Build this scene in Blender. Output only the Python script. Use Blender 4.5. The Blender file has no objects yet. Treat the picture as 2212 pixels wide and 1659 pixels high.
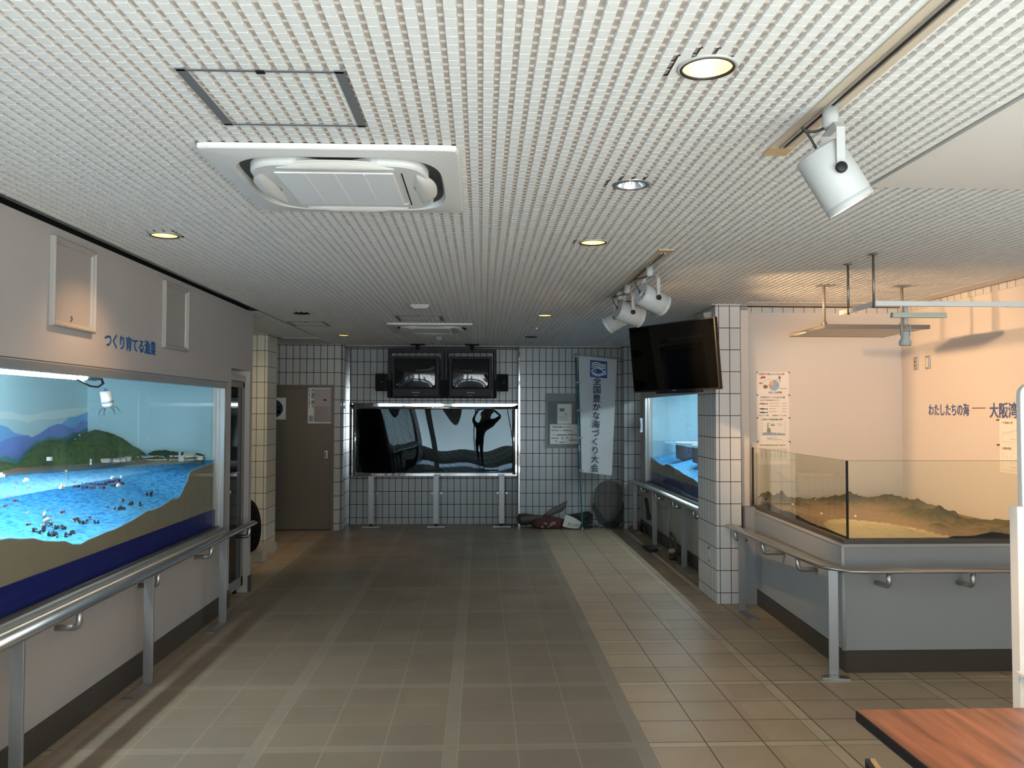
import bpy, bmesh, math, random
import numpy as np
from mathutils import Vector, Matrix
random.seed(7)
C = bpy.context.scene.collection
scene = bpy.context.scene
PI = math.pi

# ------------------------------------------------------------------ camera
F, CX, CY, H, HC = 1790.0, 1106.0, 829.5, 1.71, 2.68
_y = Vector(((1039-CX)/F, -(889-CY)/F, 1.0)).normalized()
_z = Vector((.003, 1, 0)); _z = (_z - _y*_z.dot(_y)).normalized()
_x = _z.cross(_y)
if _x[0] < 0: _x = -_x
def ray(px, py):
    c = Vector(((px-CX)/F, -(py-CY)/F, 1.0))
    return Vector((c.dot(_x), c.dot(_y), c.dot(_z)))
def at(px, py, X=None, Y=None, Z=None):
    """the point where the line of sight meets a plane of the room"""
    d = ray(px, py)
    t = X/d[0] if X is not None else Y/d[1] if Y is not None else (Z-H)/d[2]
    return Vector((0, 0, H)) + d*t
cd = bpy.data.cameras.new('camera'); cam = bpy.data.objects.new('camera', cd); C.objects.link(cam)
right = Vector((_x[0], _y[0], _z[0])); up = Vector((_x[1], _y[1], _z[1])); fwd = Vector((_x[2], _y[2], _z[2]))
cam.matrix_world = Matrix(((right.x, up.x, -fwd.x, 0), (right.y, up.y, -fwd.y, 0), (right.z, up.z, -fwd.z, H), (0, 0, 0, 1)))
cd.sensor_width = 36; cd.lens = 36*F/2212; cd.clip_start = .05; cd.clip_end = 200
scene.camera = cam

# ------------------------------------------------------------------ view, world
vs = scene.view_settings
vs.view_transform = 'Standard'; vs.look = 'None'; vs.gamma = 1; vs.use_curve_mapping = False; vs.exposure = 0.0
scene.cycles.max_bounces = 8; scene.cycles.diffuse_bounces = 5; scene.cycles.transparent_max_bounces = 16
scene.cycles.glossy_bounces = 4; scene.cycles.caustics_reflective = False; scene.cycles.caustics_refractive = False
scene.cycles.sample_clamp_indirect = 6; scene.cycles.use_denoising = True
w = bpy.data.worlds.new('overcast_sky'); scene.world = w; w.use_nodes = True
nt = w.node_tree; nt.nodes.clear()
tc = nt.nodes.new('ShaderNodeTexCoord'); sep = nt.nodes.new('ShaderNodeSeparateXYZ'); rmp = nt.nodes.new('ShaderNodeValToRGB')
bg = nt.nodes.new('ShaderNodeBackground'); out = nt.nodes.new('ShaderNodeOutputWorld')
mm = nt.nodes.new('ShaderNodeMath'); mm.operation = 'MULTIPLY_ADD'; mm.inputs[1].default_value = .5; mm.inputs[2].default_value = .5
nt.links.new(tc.outputs['Generated'], sep.inputs[0]); nt.links.new(sep.outputs[2], mm.inputs[0]); nt.links.new(mm.outputs[0], rmp.inputs[0])
rmp.color_ramp.elements[0].position = .47; rmp.color_ramp.elements[0].color = (.88, .97, 1.0, 1)
rmp.color_ramp.elements[1].position = .53; rmp.color_ramp.elements[1].color = (.30, .36, .40, 1)
nt.links.new(rmp.outputs[0], bg.inputs[0]); nt.links.new(bg.outputs[0], out.inputs[0])
bg.inputs[1].default_value = 11.0

def lamp(name, kind, loc, energy, color, aim=None, **kw):
    l = bpy.data.lights.new(name, kind); o = bpy.data.objects.new(name, l); C.objects.link(o)
    l.energy = energy; l.color = color; o.location = loc
    for k, v in kw.items():
        setattr(l, k, v)
    if aim is not None:
        o.rotation_euler = (Vector(aim)-Vector(loc)).to_track_quat('-Z', 'Y').to_euler()
    return o
# daylight comes in through the glazed front behind the camera (portals only guide the sky's light)
FRONT = -1.4
for k in range(6):
    p = lamp('window_portal', 'AREA', (-2.2+.5+k*1.01, FRONT, 1.49), 1, (1, 1, 1), (-2.2+.5+k*1.01, 5, 1.49), shape='RECTANGLE', size=.97, size_y=1.96)
    p.data.cycles.is_portal = True
# sunshine through the same front falls on the floor behind the camera and is thrown up to the ceiling
lamp('sun', 'SUN', (0, -6, 8), 72.0, (.70, .97, 1.30), (0, -6+8/math.tan(math.radians(44)), 0), angle=math.radians(.6))
WARM = (1.0, .60, .30)

# ------------------------------------------------------------------ materials
MATS = {}
def mat(name, color=(.5, .5, .5), rough=.5, metal=0.0, spec=.5, noise=0, nscale=40, bump=0, emit=None, estr=0, alpha=None, coat=0, aniso=0):
    if name in MATS: return MATS[name]
    m = bpy.data.materials.new(name); m.use_nodes = True; n = m.node_tree; b = n.nodes['Principled BSDF']
    b.inputs['Base Color'].default_value = (*color, 1); b.inputs['Roughness'].default_value = rough
    b.inputs['Metallic'].default_value = metal; b.inputs['Specular IOR Level'].default_value = spec
    b.inputs['Coat Weight'].default_value = coat
    if alpha is not None: b.inputs['Alpha'].default_value = alpha
    if emit: b.inputs['Emission Color'].default_value = (*emit, 1); b.inputs['Emission Strength'].default_value = estr
    if noise or bump:
        t = n.nodes.new('ShaderNodeTexCoord'); nz = n.nodes.new('ShaderNodeTexNoise'); nz.inputs['Scale'].default_value = nscale; nz.inputs['Detail'].default_value = 5
        g = n.nodes.new('ShaderNodeNewGeometry')
        n.links.new(g.outputs['Position'], nz.inputs['Vector'])
        if noise:
            mx = n.nodes.new('ShaderNodeMix'); mx.data_type = 'RGBA'
            mx.inputs[6].default_value = (*[max(0, c*(1-noise)) for c in color], 1); mx.inputs[7].default_value = (*[min(1, c*(1+noise)) for c in color], 1)
            n.links.new(nz.outputs['Fac'], mx.inputs[0]); n.links.new(mx.outputs[2], b.inputs['Base Color'])
        if bump:
            bp = n.nodes.new('ShaderNodeBump'); bp.inputs['Strength'].default_value = bump; bp.inputs['Distance'].default_value = .004
            n.links.new(nz.outputs['Fac'], bp.inputs['Height']); n.links.new(bp.outputs[0], b.inputs['Normal'])
    MATS[name] = m; return m

class NB:
    """small helper to wire maths nodes"""
    def __init__(s, m): s.t = m.node_tree
    def m(s, op, a, b=None, c=None):
        n = s.t.nodes.new('ShaderNodeMath'); n.operation = op
        for i, v in enumerate((a, b, c)):
            if v is None: continue
            if isinstance(v, (int, float)): n.inputs[i].default_value = v
            else: s.t.links.new(v, n.inputs[i])
        return n.outputs[0]
    def mix(s, f, a, b):
        n = s.t.nodes.new('ShaderNodeMix'); n.data_type = 'RGBA'
        for i, v in ((0, f), (6, a), (7, b)):
            if isinstance(v, tuple): n.inputs[i].default_value = (*v, 1)
            elif isinstance(v, (int, float)): n.inputs[i].default_value = v
            else: s.t.links.new(v, n.inputs[i])
        return n.outputs[2]
    def pos(s):
        g = s.t.nodes.new('ShaderNodeNewGeometry'); x = s.t.nodes.new('ShaderNodeSeparateXYZ'); s.t.links.new(g.outputs['Position'], x.inputs[0])
        y = s.t.nodes.new('ShaderNodeSeparateXYZ'); s.t.links.new(g.outputs['True Normal'], y.inputs[0])
        return x.outputs, y.outputs, g
    def noise(s, vec, scale, detail=4):
        n = s.t.nodes.new('ShaderNodeTexNoise'); n.inputs['Scale'].default_value = scale; n.inputs['Detail'].default_value = detail
        s.t.links.new(vec, n.inputs['Vector']); return n.outputs['Fac']
    def bump(s, h, strength, dist):
        n = s.t.nodes.new('ShaderNodeBump'); n.inputs['Strength'].default_value = strength; n.inputs['Distance'].default_value = dist
        s.t.links.new(h, n.inputs['Height']); return n.outputs[0]

def tile_mat(name, color, grout, x0, y0, z0=.1, pu=.0985, pv=.1972, wgt=.0048):
    m = mat(name, color, .28, 0, .5); nb = NB(m); P, N, g = nb.pos(); b = m.node_tree.nodes['Principled BSDF']
    facx = nb.m('GREATER_THAN', nb.m('ABSOLUTE', N[0]), .5)
    u = nb.m('ADD', nb.m('MULTIPLY', nb.m('SUBTRACT', P[1], y0), facx), nb.m('MULTIPLY', nb.m('SUBTRACT', P[0], x0), nb.m('SUBTRACT', 1.0, facx)))
    def line(c, p):
        f = nb.m('FRACT', nb.m('DIVIDE', c, p))
        d = nb.m('MINIMUM', f, nb.m('SUBTRACT', 1.0, f))
        return nb.m('LESS_THAN', nb.m('MULTIPLY', d, p), wgt/2)
    v = nb.m('SUBTRACT', P[2], z0)
    mask = nb.m('MAXIMUM', line(u, pu), line(v, pv))
    # faint tone differences from tile to tile
    comb = m.node_tree.nodes.new('ShaderNodeCombineXYZ')
    m.node_tree.links.new(nb.m('FLOOR', nb.m('DIVIDE', u, pu)), comb.inputs[0]); m.node_tree.links.new(nb.m('FLOOR', nb.m('DIVIDE', v, pv)), comb.inputs[1])
    wn = m.node_tree.nodes.new('ShaderNodeTexWhiteNoise'); m.node_tree.links.new(comb.outputs[0], wn.inputs[0])
    col = nb.mix(wn.outputs[0], tuple(c*.95 for c in color), color)
    m.node_tree.links.new(nb.mix(mask, col, grout), b.inputs['Base Color'])
    m.node_tree.links.new(nb.m('MULTIPLY_ADD', mask, .6, .25), b.inputs['Roughness'])
    m.node_tree.links.new(nb.bump(nb.m('SUBTRACT', 1.0, mask), .6, .003), b.inputs['Normal'])
    return m
GROUT = (.035, .028, .024)
M_TILE_R = tile_mat('white_tile_right_pillar', (.72, .71, .70), GROUT, 2.135, 7.36+.0, wgt=.0062)
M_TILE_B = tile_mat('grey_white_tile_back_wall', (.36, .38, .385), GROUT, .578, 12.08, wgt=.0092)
M_TILE_L = tile_mat('white_tile_left_pillar', (.74, .70, .58), GROUT, -2.70, 10.45, wgt=.0062)
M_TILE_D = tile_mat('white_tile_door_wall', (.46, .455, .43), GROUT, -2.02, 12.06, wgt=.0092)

def floor_mat():
    m = mat('floor_tiles', (.3, .25, .2), .38, 0, .4); nb = NB(m); P, N, g = nb.pos(); T = m.node_tree; b = T.nodes['Principled BSDF']
    px, py = .979, .956
    fx = nb.m('MULTIPLY', nb.m('FRACT', nb.m('DIVIDE', nb.m('ADD', P[0], .187), px)), px)          # 0 .. px, band first
    fy = nb.m('MULTIPLY', nb.m('FRACT', nb.m('DIVIDE', nb.m('SUBTRACT', P[1], 4.250), py)), py)
    bx = nb.m('LESS_THAN', fx, .075); by = nb.m('LESS_THAN', fy, .066)
    def lines(f, band, step):
        res = None
        for e in (0, band, band+step, band+2*step):
            l = nb.m('LESS_THAN', nb.m('ABSOLUTE', nb.m('SUBTRACT', f, e)), .0038)
            res = l if res is None else nb.m('MAXIMUM', res, l)
        return res
    grx = lines(fx, .075, .3013); gry = lines(fy, .066, .2967)
    gr = nb.m('MAXIMUM', grx, gry); band = nb.m('MAXIMUM', bx, by)
    dark = nb.m('MULTIPLY', nb.m('GREATER_THAN', P[0], -2.145), nb.m('LESS_THAN', P[0], .868))
    comb = T.nodes.new('ShaderNodeCombineXYZ')
    T.links.new(nb.m('FLOOR', nb.m('DIVIDE', nb.m('ADD', P[0], .112), .3263)), comb.inputs[0]); T.links.new(nb.m('FLOOR', nb.m('DIVIDE', nb.m('SUBTRACT', P[1], 4.316), .3187)), comb.inputs[1])
    wn = T.nodes.new('ShaderNodeTexWhiteNoise'); T.links.new(comb.outputs[0], wn.inputs[0])
    ns = nb.noise(g.outputs['Position'], 1.6, 5); nf = nb.noise(g.outputs['Position'], 160, 3)
    light = nb.mix(wn.outputs[0], (.375, .28, .185), (.445, .335, .22))
    lband = nb.mix(nf, (.44, .355, .23), (.52, .42, .28))
    dk = nb.mix(wn.outputs[0], (.19, .152, .112), (.22, .176, .13))
    dband = nb.mix(nf, (.21, .175, .132), (.275, .23, .175))
    lt = nb.mix(gr, nb.mix(band, light, lband), (.07, .05, .035))
    dt = nb.mix(nb.m('MULTIPLY', gr, .7), nb.mix(band, dk, dband), (.32, .27, .21))
    col = nb.mix(dark, lt, dt)
    col = nb.mix(nb.m('MULTIPLY', nb.m('SUBTRACT', ns, .35), .55), col, (.10, .085, .07))
    T.links.new(col, b.inputs['Base Color'])
    T.links.new(nb.m('MULTIPLY_ADD', ns, .25, .30), b.inputs['Roughness'])
    T.links.new(nb.bump(nb.m('ADD', nb.m('MULTIPLY', nb.m('SUBTRACT', 1.0, gr), 1.0), nb.m('MULTIPLY', nf, .25)), .25, .002), b.inputs['Normal'])
    return m
M_FLOOR = floor_mat()

def glass_mat(name, tint=(.97, .99, .98), ior=1.45, rough=0.0, boost=1.0, gcol=(1, 1, 1)):
    if name in MATS: return MATS[name]
    m = bpy.data.materials.new(name); m.use_nodes = True; t = m.node_tree; t.nodes.clear()
    o = t.nodes.new('ShaderNodeOutputMaterial'); mx = t.nodes.new('ShaderNodeMixShader'); tr = t.nodes.new('ShaderNodeBsdfTransparent'); gl = t.nodes.new('ShaderNodeBsdfGlossy'); lw = t.nodes.new('ShaderNodeLayerWeight')
    tr.inputs[0].default_value = (*tint, 1); gl.inputs[0].default_value = (*gcol, 1); gl.inputs['Roughness'].default_value = rough; lw.inputs[0].default_value = .5
    f0 = ((ior-1)/(ior+1))**2
    pw = t.nodes.new('ShaderNodeMath'); pw.operation = 'POWER'; pw.inputs[1].default_value = 5; t.links.new(lw.outputs['Facing'], pw.inputs[0])
    mu = t.nodes.new('ShaderNodeMath'); mu.operation = 'MULTIPLY_ADD'; mu.inputs[1].default_value = (1-f0)*boost; mu.inputs[2].default_value = f0*boost; mu.use_clamp = True
    t.links.new(pw.outputs[0], mu.inputs[0]); t.links.new(mu.outputs[0], mx.inputs[0]); t.links.new(tr.outputs[0], mx.inputs[1]); t.links.new(gl.outputs[0], mx.inputs[2]); t.links.new(mx.outputs[0], o.inputs[0])
    MATS[name] = m; return m

M_WALL = mat('grey_white_wall_paint', (.44, .405, .385), .55, bump=.12, nscale=300)
M_PLASTER = mat('white_plaster', (.66, .64, .60), .7, bump=.1, nscale=200, noise=.03)
M_ALC = mat('cream_wall_paint', (.70, .65, .61), .5, bump=.06, nscale=250)
M_CTR = mat('light_grey_panel', (.31, .325, .335), .42, noise=.02, nscale=6)
M_BASE = mat('dark_brown_skirting', (.055, .045, .036), .4)
M_ALU = mat('aluminium', (.62, .63, .63), .32, metal=.9)
M_STEEL = mat('brushed_stainless_steel', (.52, .52, .51), .33, metal=1.0, noise=.06, nscale=90)
M_POST = mat('satin_steel_bar', (.34, .34, .335), .42, metal=.7, noise=.05, nscale=120)
M_CHROME = mat('polished_chrome', (.86, .88, .90), .04, metal=1.0)
M_WHITE = mat('white_plastic', (.39, .40, .395), .45, spec=.35)
M_WHITE2 = mat('white_enamel', (.40, .40, .39), .4)
M_BLACK = mat('black_plastic', (.010, .010, .011), .45, spec=.22)
M_BLACKM = mat('black_matt', (.008, .008, .009), .7, spec=.15)
M_RUBBER = mat('black_rubber_cable', (.008, .008, .008), .5)
M_DARKGLASS = mat('dark_tube_screen', (.015, .016, .016), .05, spec=.6)
M_TVS = mat('dark_lcd_screen', (.0012, .0012, .0009), .015, spec=.42)
M_BLUE = mat('deep_blue_panel', (.002, .006, .14), .5, spec=.3)
M_SAND = mat('tan_painted_board', (.27, .235, .165), .6, noise=.10, nscale=9)
M_INK = mat('dark_ink', (.02, .02, .025), .6)
M_INKB = mat('navy_ink', (.010, .012, .07), .6)
M_LET = mat('blue_cut_letters', (.012, .085, .27), .4)
M_LET2 = mat('slate_blue_cut_letters', (.055, .10, .27), .4)
M_PAPER = mat('white_paper', (.74, .73, .70), .6)
M_WOODT = mat('unpainted_wood', (.50, .36, .20), .6, noise=.12, nscale=40)
M_GLASS = glass_mat('clear_glass', (.965, .985, .975), 1.45, 0, .5)
M_GLASSG = glass_mat('greenish_counter_glass', (.93, .945, .90), 1.45)

# ------------------------------------------------------------------ mesh helpers
class B:
    def __init__(s): s.bm = bmesh.new()
    def box(s, lo, hi, mtx=None, bev=0, mi=0):
        lo, hi = Vector(lo), Vector(hi)
        r = bmesh.ops.create_cube(s.bm, size=1, matrix=Matrix.Translation((lo+hi)/2) @ Matrix.Diagonal((*(hi-lo), 1)))
        vs_ = r['verts']
        fs = {f for v in vs_ for f in v.link_faces}
        for f in fs: f.material_index = mi
        if bev:
            es = {e for v in vs_ for e in v.link_edges}
            rr = bmesh.ops.bevel(s.bm, geom=list(es), offset=bev, segments=2, affect='EDGES', profile=.6)
            vs_ = list({v for f in rr['faces'] for v in f.verts} | {v for v in vs_ if v.is_valid})
            for f in rr['faces']: f.material_index = mi
        if mtx is not None: bmesh.ops.transform(s.bm, matrix=mtx, verts=[v for v in vs_ if v.is_valid])
        return s
    def lathe(s, prof, n=32, mtx=None, mi=0, smooth=True, close=False):
        rings = []
        for r, z in prof:
            if abs(r) < 1e-7: rings.append([s.bm.verts.new((0, 0, z))])
            else: rings.append([s.bm.verts.new((r*math.cos(2*PI*i/n), r*math.sin(2*PI*i/n), z)) for i in range(n)])
        fs = []
        pairs = list(zip(rings, rings[1:])) + ([(rings[-1], rings[0])] if close else [])
        for a, b in pairs:
            for i in range(n):
                j = (i+1) % n
                if len(a) == 1 and len(b) == 1: continue
                if len(a) == 1: f = s.bm.faces.new((a[0], b[j], b[i]))
                elif len(b) == 1: f = s.bm.faces.new((a[i], a[j], b[0]))
                else: f = s.bm.faces.new((a[i], a[j], b[j], b[i]))
                f.material_index = mi; f.smooth = smooth; fs.append(f)
        if mtx is not None: bmesh.ops.transform(s.bm, matrix=mtx, verts=[v for r in rings for v in r])
        return s
    def sweep(s, pts, prof, closed=False, mi=0, smooth=True, up=Vector((0, 0, 1)), cap=True):
        pts = [Vector(p) for p in pts]; n = len(pts); rings = []; prev = None
        for i, p in enumerate(pts):
            a = pts[i-1] if (i > 0 or closed) else p; b = pts[(i+1) % n] if (i < n-1 or closed) else p
            t = (b-a).normalized()
            if prev is None:
                u = up if abs(t.dot(up)) < .95 else Vector((0, 1, 0)) if abs(t.y) < .9 else Vector((1, 0, 0))
                sd = t.cross(u).normalized()
            else:
                sd = (prev - t*prev.dot(t)).normalized()
            prev = sd; nn = sd.cross(t)
            # keep mitred corners at full width
            k = 1.0
            if 0 < i < n-1 or closed:
                d1 = (p-a).normalized(); c = max(.35, d1.dot(t)); k = 1/c
            rings.append([s.bm.verts.new(p + sd*x*k + nn*y) for x, y in prof])
        m = len(prof)
        for i in range(n if closed else n-1):
            a, b = rings[i], rings[(i+1) % n]
            for j in range(m):
                f = s.bm.faces.new((a[j], a[(j+1) % m], b[(j+1) % m], b[j])); f.smooth = smooth; f.material_index = mi
        if cap and not closed:
            for r in (rings[0], rings[-1]):
                f = s.bm.faces.new(r); f.material_index = mi
        return s
    def tube(s, pts, r, n=10, **k):
        return s.sweep(pts, [(r*math.cos(2*PI*i/n), r*math.sin(2*PI*i/n)) for i in range(n)], **k)
    def prism(s, poly, d, mi=0):
        """poly: 3D outline; d: thickness vector"""
        d = Vector(d); a = [s.bm.verts.new(Vector(p)) for p in poly]; b = [s.bm.verts.new(Vector(p)+d) for p in poly]; n = len(a)
        fs = [s.bm.faces.new(a), s.bm.faces.new(b[::-1])] + [s.bm.faces.new((a[i], b[i], b[(i+1) % n], a[(i+1) % n])) for i in range(n)]
        for f in fs: f.material_index = mi
        return s
    def face(s, poly, mi=0):
        f = s.bm.faces.new([s.bm.verts.new(Vector(p)) for p in poly]); f.material_index = mi; return s
    def grid(s, rows, mi=0, smooth=True):
        V = [[s.bm.verts.new(Vector(p)) for p in r] for r in rows]
        for a, b in zip(V, V[1:]):
            for i in range(len(a)-1):
                f = s.bm.faces.new((a[i], a[i+1], b[i+1], b[i])); f.smooth = smooth; f.material_index = mi
        return s
    def ico(s, c, r, sub=2, scale=(1, 1, 1), jit=0, mi=0, mtx=None):
        mt = Matrix.Translation(c) @ (mtx or Matrix()) @ Matrix.Diagonal((*[r*k for k in scale], 1))
        rr = bmesh.ops.create_icosphere(s.bm, subdivisions=sub, radius=1)
        for v in rr['verts']:
            if jit: v.co *= 1+random.uniform(-jit, jit)
            for f in v.link_faces: f.smooth = True; f.material_index = mi
        bmesh.ops.transform(s.bm, matrix=mt, verts=rr['verts'])
        return s
    def xf(s, mtx): bmesh.ops.transform(s.bm, matrix=mtx, verts=s.bm.verts); return s
    def build(s, name, mats, parent=None, recalc=True, loc=None):
        if recalc: bmesh.ops.recalc_face_normals(s.bm, faces=s.bm.faces)
        me = bpy.data.meshes.new(name); 
        if loc is not None: bmesh.ops.translate(s.bm, verts=s.bm.verts, vec=-Vector(loc))
        s.bm.to_mesh(me); s.bm.free()
        for m in (mats if isinstance(mats, (list, tuple)) else [mats]): me.materials.append(m)
        o = bpy.data.objects.new(name, me); C.objects.link(o)
        if loc is not None: o.location = loc
        if parent is not None:
            o.parent = parent; o.matrix_parent_inverse = root_matrix(parent).inverted()
        return o
def root_matrix(o):
    m = o.matrix_basis.copy()
    return root_matrix(o.parent) @ o.matrix_parent_inverse @ m if o.parent is not None else m
def tag(o, label, cat, group=None):
    o['label'] = label; o['category'] = cat
    if group: o['group'] = group
    return o
def thing(name, loc, label, cat, group=None):
    o = bpy.data.objects.new(name, None); C.objects.link(o); o.location = loc; o.empty_display_size = .1
    return tag(o, label, cat, group)
def struct(o): o['kind'] = 'structure'; return o
def dup(src, delta, label, group=None):
    """copy of a thing with its parts and sub-parts, moved by delta"""
    r = src.copy(); C.objects.link(r); r.location = Vector(src.location)+Vector(delta); r['label'] = label
    if group: r['group'] = group
    for ch in list(src.children):
        c = ch.copy(); C.objects.link(c); c.parent = r; c.matrix_parent_inverse = ch.matrix_parent_inverse.copy()
        for g in list(ch.children):
            d = g.copy(); C.objects.link(d); d.parent = c; d.matrix_parent_inverse = g.matrix_parent_inverse.copy()
    return r
def ell(a, b, n=16): return [(a*math.cos(2*PI*i/n), b*math.sin(2*PI*i/n)) for i in range(n)]
def rrect(w_, h_, r, n=4):
    o = []
    for cx_, cy_, a0 in ((w_/2-r, h_/2-r, 0), (-w_/2+r, h_/2-r, 90), (-w_/2+r, -h_/2+r, 180), (w_/2-r, -h_/2+r, 270)):
        for k in range(n+1):
            a = math.radians(a0+90*k/n); o.append((cx_+r*math.cos(a), cy_+r*math.sin(a)))
    return o
def arc_pts(c, r, a0, a1, n, u, v):
    c, u, v = Vector(c), Vector(u), Vector(v)
    return [c + u*(r*math.cos(a0+(a1-a0)*i/n)) + v*(r*math.sin(a0+(a1-a0)*i/n)) for i in range(n+1)]
def text(name, body, material, origin, xdir, zdir, size, parent=None, bold=.0, xs=1.0, depth=.0008, vertical=False, center=False, pitch=1.0):
    """lettering as a thin mesh; origin = lower left of the first character (top left when vertical)"""
    xdir, zdir = Vector(xdir).normalized(), Vector(zdir).normalized(); nd = xdir.cross(zdir)
    parts_ = [(ch, 0, -size*pitch*(i+1)) for i, ch in enumerate(body)] if vertical else [(body, 0, 0)]
    bm = bmesh.new(); tmp = bmesh.new()
    for ch, ox, oz in parts_:
        cu = bpy.data.curves.new('t', 'FONT'); cu.body = ch; cu.size = size; cu.offset = bold*size; cu.resolution_u = 4; cu.extrude = depth/2; cu.fill_mode = 'BOTH'
        if center: cu.align_x = 'CENTER'
        to = bpy.data.objects.new('t', cu); C.objects.link(to)
        dg = bpy.context.evaluated_depsgraph_get(); me = bpy.data.meshes.new_from_object(to.evaluated_get(dg))
        off = len(bm.verts)
        bm.from_mesh(me); bm.verts.ensure_lookup_table()
        for v in bm.verts[off:]:
            x, y, z = v.co
            v.co = Vector(origin) + xdir*((x+ox)*xs) + zdir*(y+oz) + nd*(z)
        bpy.data.objects.remove(to); bpy.data.curves.remove(cu); bpy.data.meshes.remove(me)
    b = B(); b.bm.free(); b.bm = bm
    return b.build(name, material, parent, recalc=False)

# ------------------------------------------------------------------ room shell
XL, XA, YB = -2.20, 3.87, 12.70
struct(B().box((-3.6, FRONT-.05, -.2), (XA+.2, 13.2, 0)).build('floor', M_FLOOR))

# ceiling: moulded boards of raised 50 mm blocks, with holes where the recessed lamps sit
DOWN = [(.634, 2.28), (-1.747, 4.61), (.638, 4.69), (.640, 8.30), (-1.754, 10.61), (.640, 3.49), (-1.779, 8.265), (.648, 9.60), (.647, 10.735)]
def pattern(x0, x1, y0, y1, skip):
    P_ = .0488; zf, zc, zb = HC, HC+.010, HC+.005
    verts, faces, mi = [], [], []
    def q(pts, m):
        n = len(verts); verts.extend(pts); faces.append((n, n+1, n+2, n+3)); mi.append(m)
    nx, ny = int((x1-x0)/P_)+1, int((y1-y0)/P_)+1
    cw, gw, bw, ch = .0150, .0030, .009, .0025
    def cell(x, y, X_, Y_):
        xa, xb, xe = x, min(x+cw, X_), X_
        ya, yb, ye = y, min(y+bw, Y_), Y_
        # channel: bridge then hollow
        q([(xa, ya, zb), (xa, yb, zb), (xb, yb, zb), (xb, ya, zb)], 1)
        q([(xa, yb, zc), (xa, ye, zc), (xb, ye, zc), (xb, yb, zc)], 1)
        q([(xa, yb, zb), (xa, yb+.002, zc), (xb, yb+.002, zc), (xb, yb, zb)], 1)
        q([(xa, ye, zb), (xa, ye-.002, zc), (xb, ye-.002, zc), (xb, ye, zb)], 1)
        # block with rounded left and right cheeks and a shallow groove across
        g = ya+bw/2
        for u, v in ((ya, g-gw/2), (g+gw/2, ye)):
            if v <= u: continue
            q([(xb+ch, u, zf), (xb+ch, v, zf), (xe-ch, v, zf), (xe-ch, u, zf)], 0)
            q([(xb, u, zc), (xb, v, zc), (xb+ch, v, zf), (xb+ch, u, zf)], 0)
            q([(xe-ch, u, zf), (xe-ch, v, zf), (xe, v, zc), (xe, u, zc)], 0)
        q([(xb, g-gw/2, zb), (xb, g+gw/2, zb), (xe, g+gw/2, zb), (xe, g-gw/2, zb)], 0)
        q([(xb+ch, g-gw/2, zf), (xe-ch, g-gw/2, zf), (xe, g-gw/2+.001, zb), (xb, g-gw/2+.001, zb)], 0)
        q([(xb+ch, g+gw/2, zf), (xe-ch, g+gw/2, zf), (xe, g+gw/2-.001, zb), (xb, g+gw/2-.001, zb)], 0)
    for i in range(nx):
        xa = x0+i*P_; xe = min(xa+P_, x1)
        if xe-xa < .016: continue
        for j in range(ny):
            ya = y0+j*P_; ye = min(ya+P_, y1)
            if ye-ya < .014 or skip((xa+xe)/2, (ya+ye)/2): continue
            hit = None
            for dx, dy in DOWN:
                nxp, nyp = min(max(dx, xa), xe), min(max(dy, ya), ye)
                if math.hypot(nxp-dx, nyp-dy) < .074: hit = (dx, dy); break
            if hit:
                k = 8; sx, sy = (xe-xa)/k, (ye-ya)/k
                for a in range(k):
                    for c in range(k):
                        cx_, cy_ = xa+(a+.5)*sx, ya+(c+.5)*sy
                        if math.hypot(cx_-hit[0], cy_-hit[1]) < .072: continue
                        z = zc if (cx_-xa < cw and cy_-ya > bw) else zb if cx_-xa < cw else zf
                        q([(xa+a*sx, ya+c*sy, z), (xa+a*sx, ya+(c+1)*sy, z), (xa+(a+1)*sx, ya+(c+1)*sy, z), (xa+(a+1)*sx, ya+c*sy, z)], 1 if z == zc else 0)
            else: cell(xa, ya, xe, ye)
    return verts, faces, mi
def ceil_skip(x, y):
    if x > 1.67 and y < 3.47: return True
    if x > 2.36 and y > 7.20: return True
    if x > 3.72: return True
    if x > 2.08 and y > 7.36: return True
    if x < XL+.02 and y < 8.1: return True
    return False
v, f, mi = pattern(-2.16, 3.87, FRONT, 12.28, ceil_skip)
v2, f2, mi2 = pattern(-2.62, -2.165, 8.15, 11.05, lambda x, y: False)
n0 = len(v); v += v2; f += [tuple(i+n0 for i in q_) for q_ in f2]; mi += mi2
m_blk = mat('white_moulded_ceiling_board', (.70, .70, .68), .75)
nb = NB(m_blk); P, N, g = nb.pos(); bb = m_blk.node_tree.nodes['Principled BSDF']
sp = nb.noise(g.outputs['Position'], 210, 2)
m_blk.node_tree.links.new(nb.mix(nb.m('GREATER_THAN', sp, .70), (.70, .70, .68), (.40, .39, .37)), bb.inputs['Base Color'])
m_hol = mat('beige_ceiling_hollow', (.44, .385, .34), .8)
me = bpy.data.meshes.new('ceiling'); me.from_pydata(v, [], f); me.materials.append(m_blk); me.materials.append(m_hol)
me.polygons.foreach_set('material_index', mi); me.update()
ceiling = bpy.data.objects.new('ceiling', me); C.objects.link(ceiling); struct(ceiling)
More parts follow.
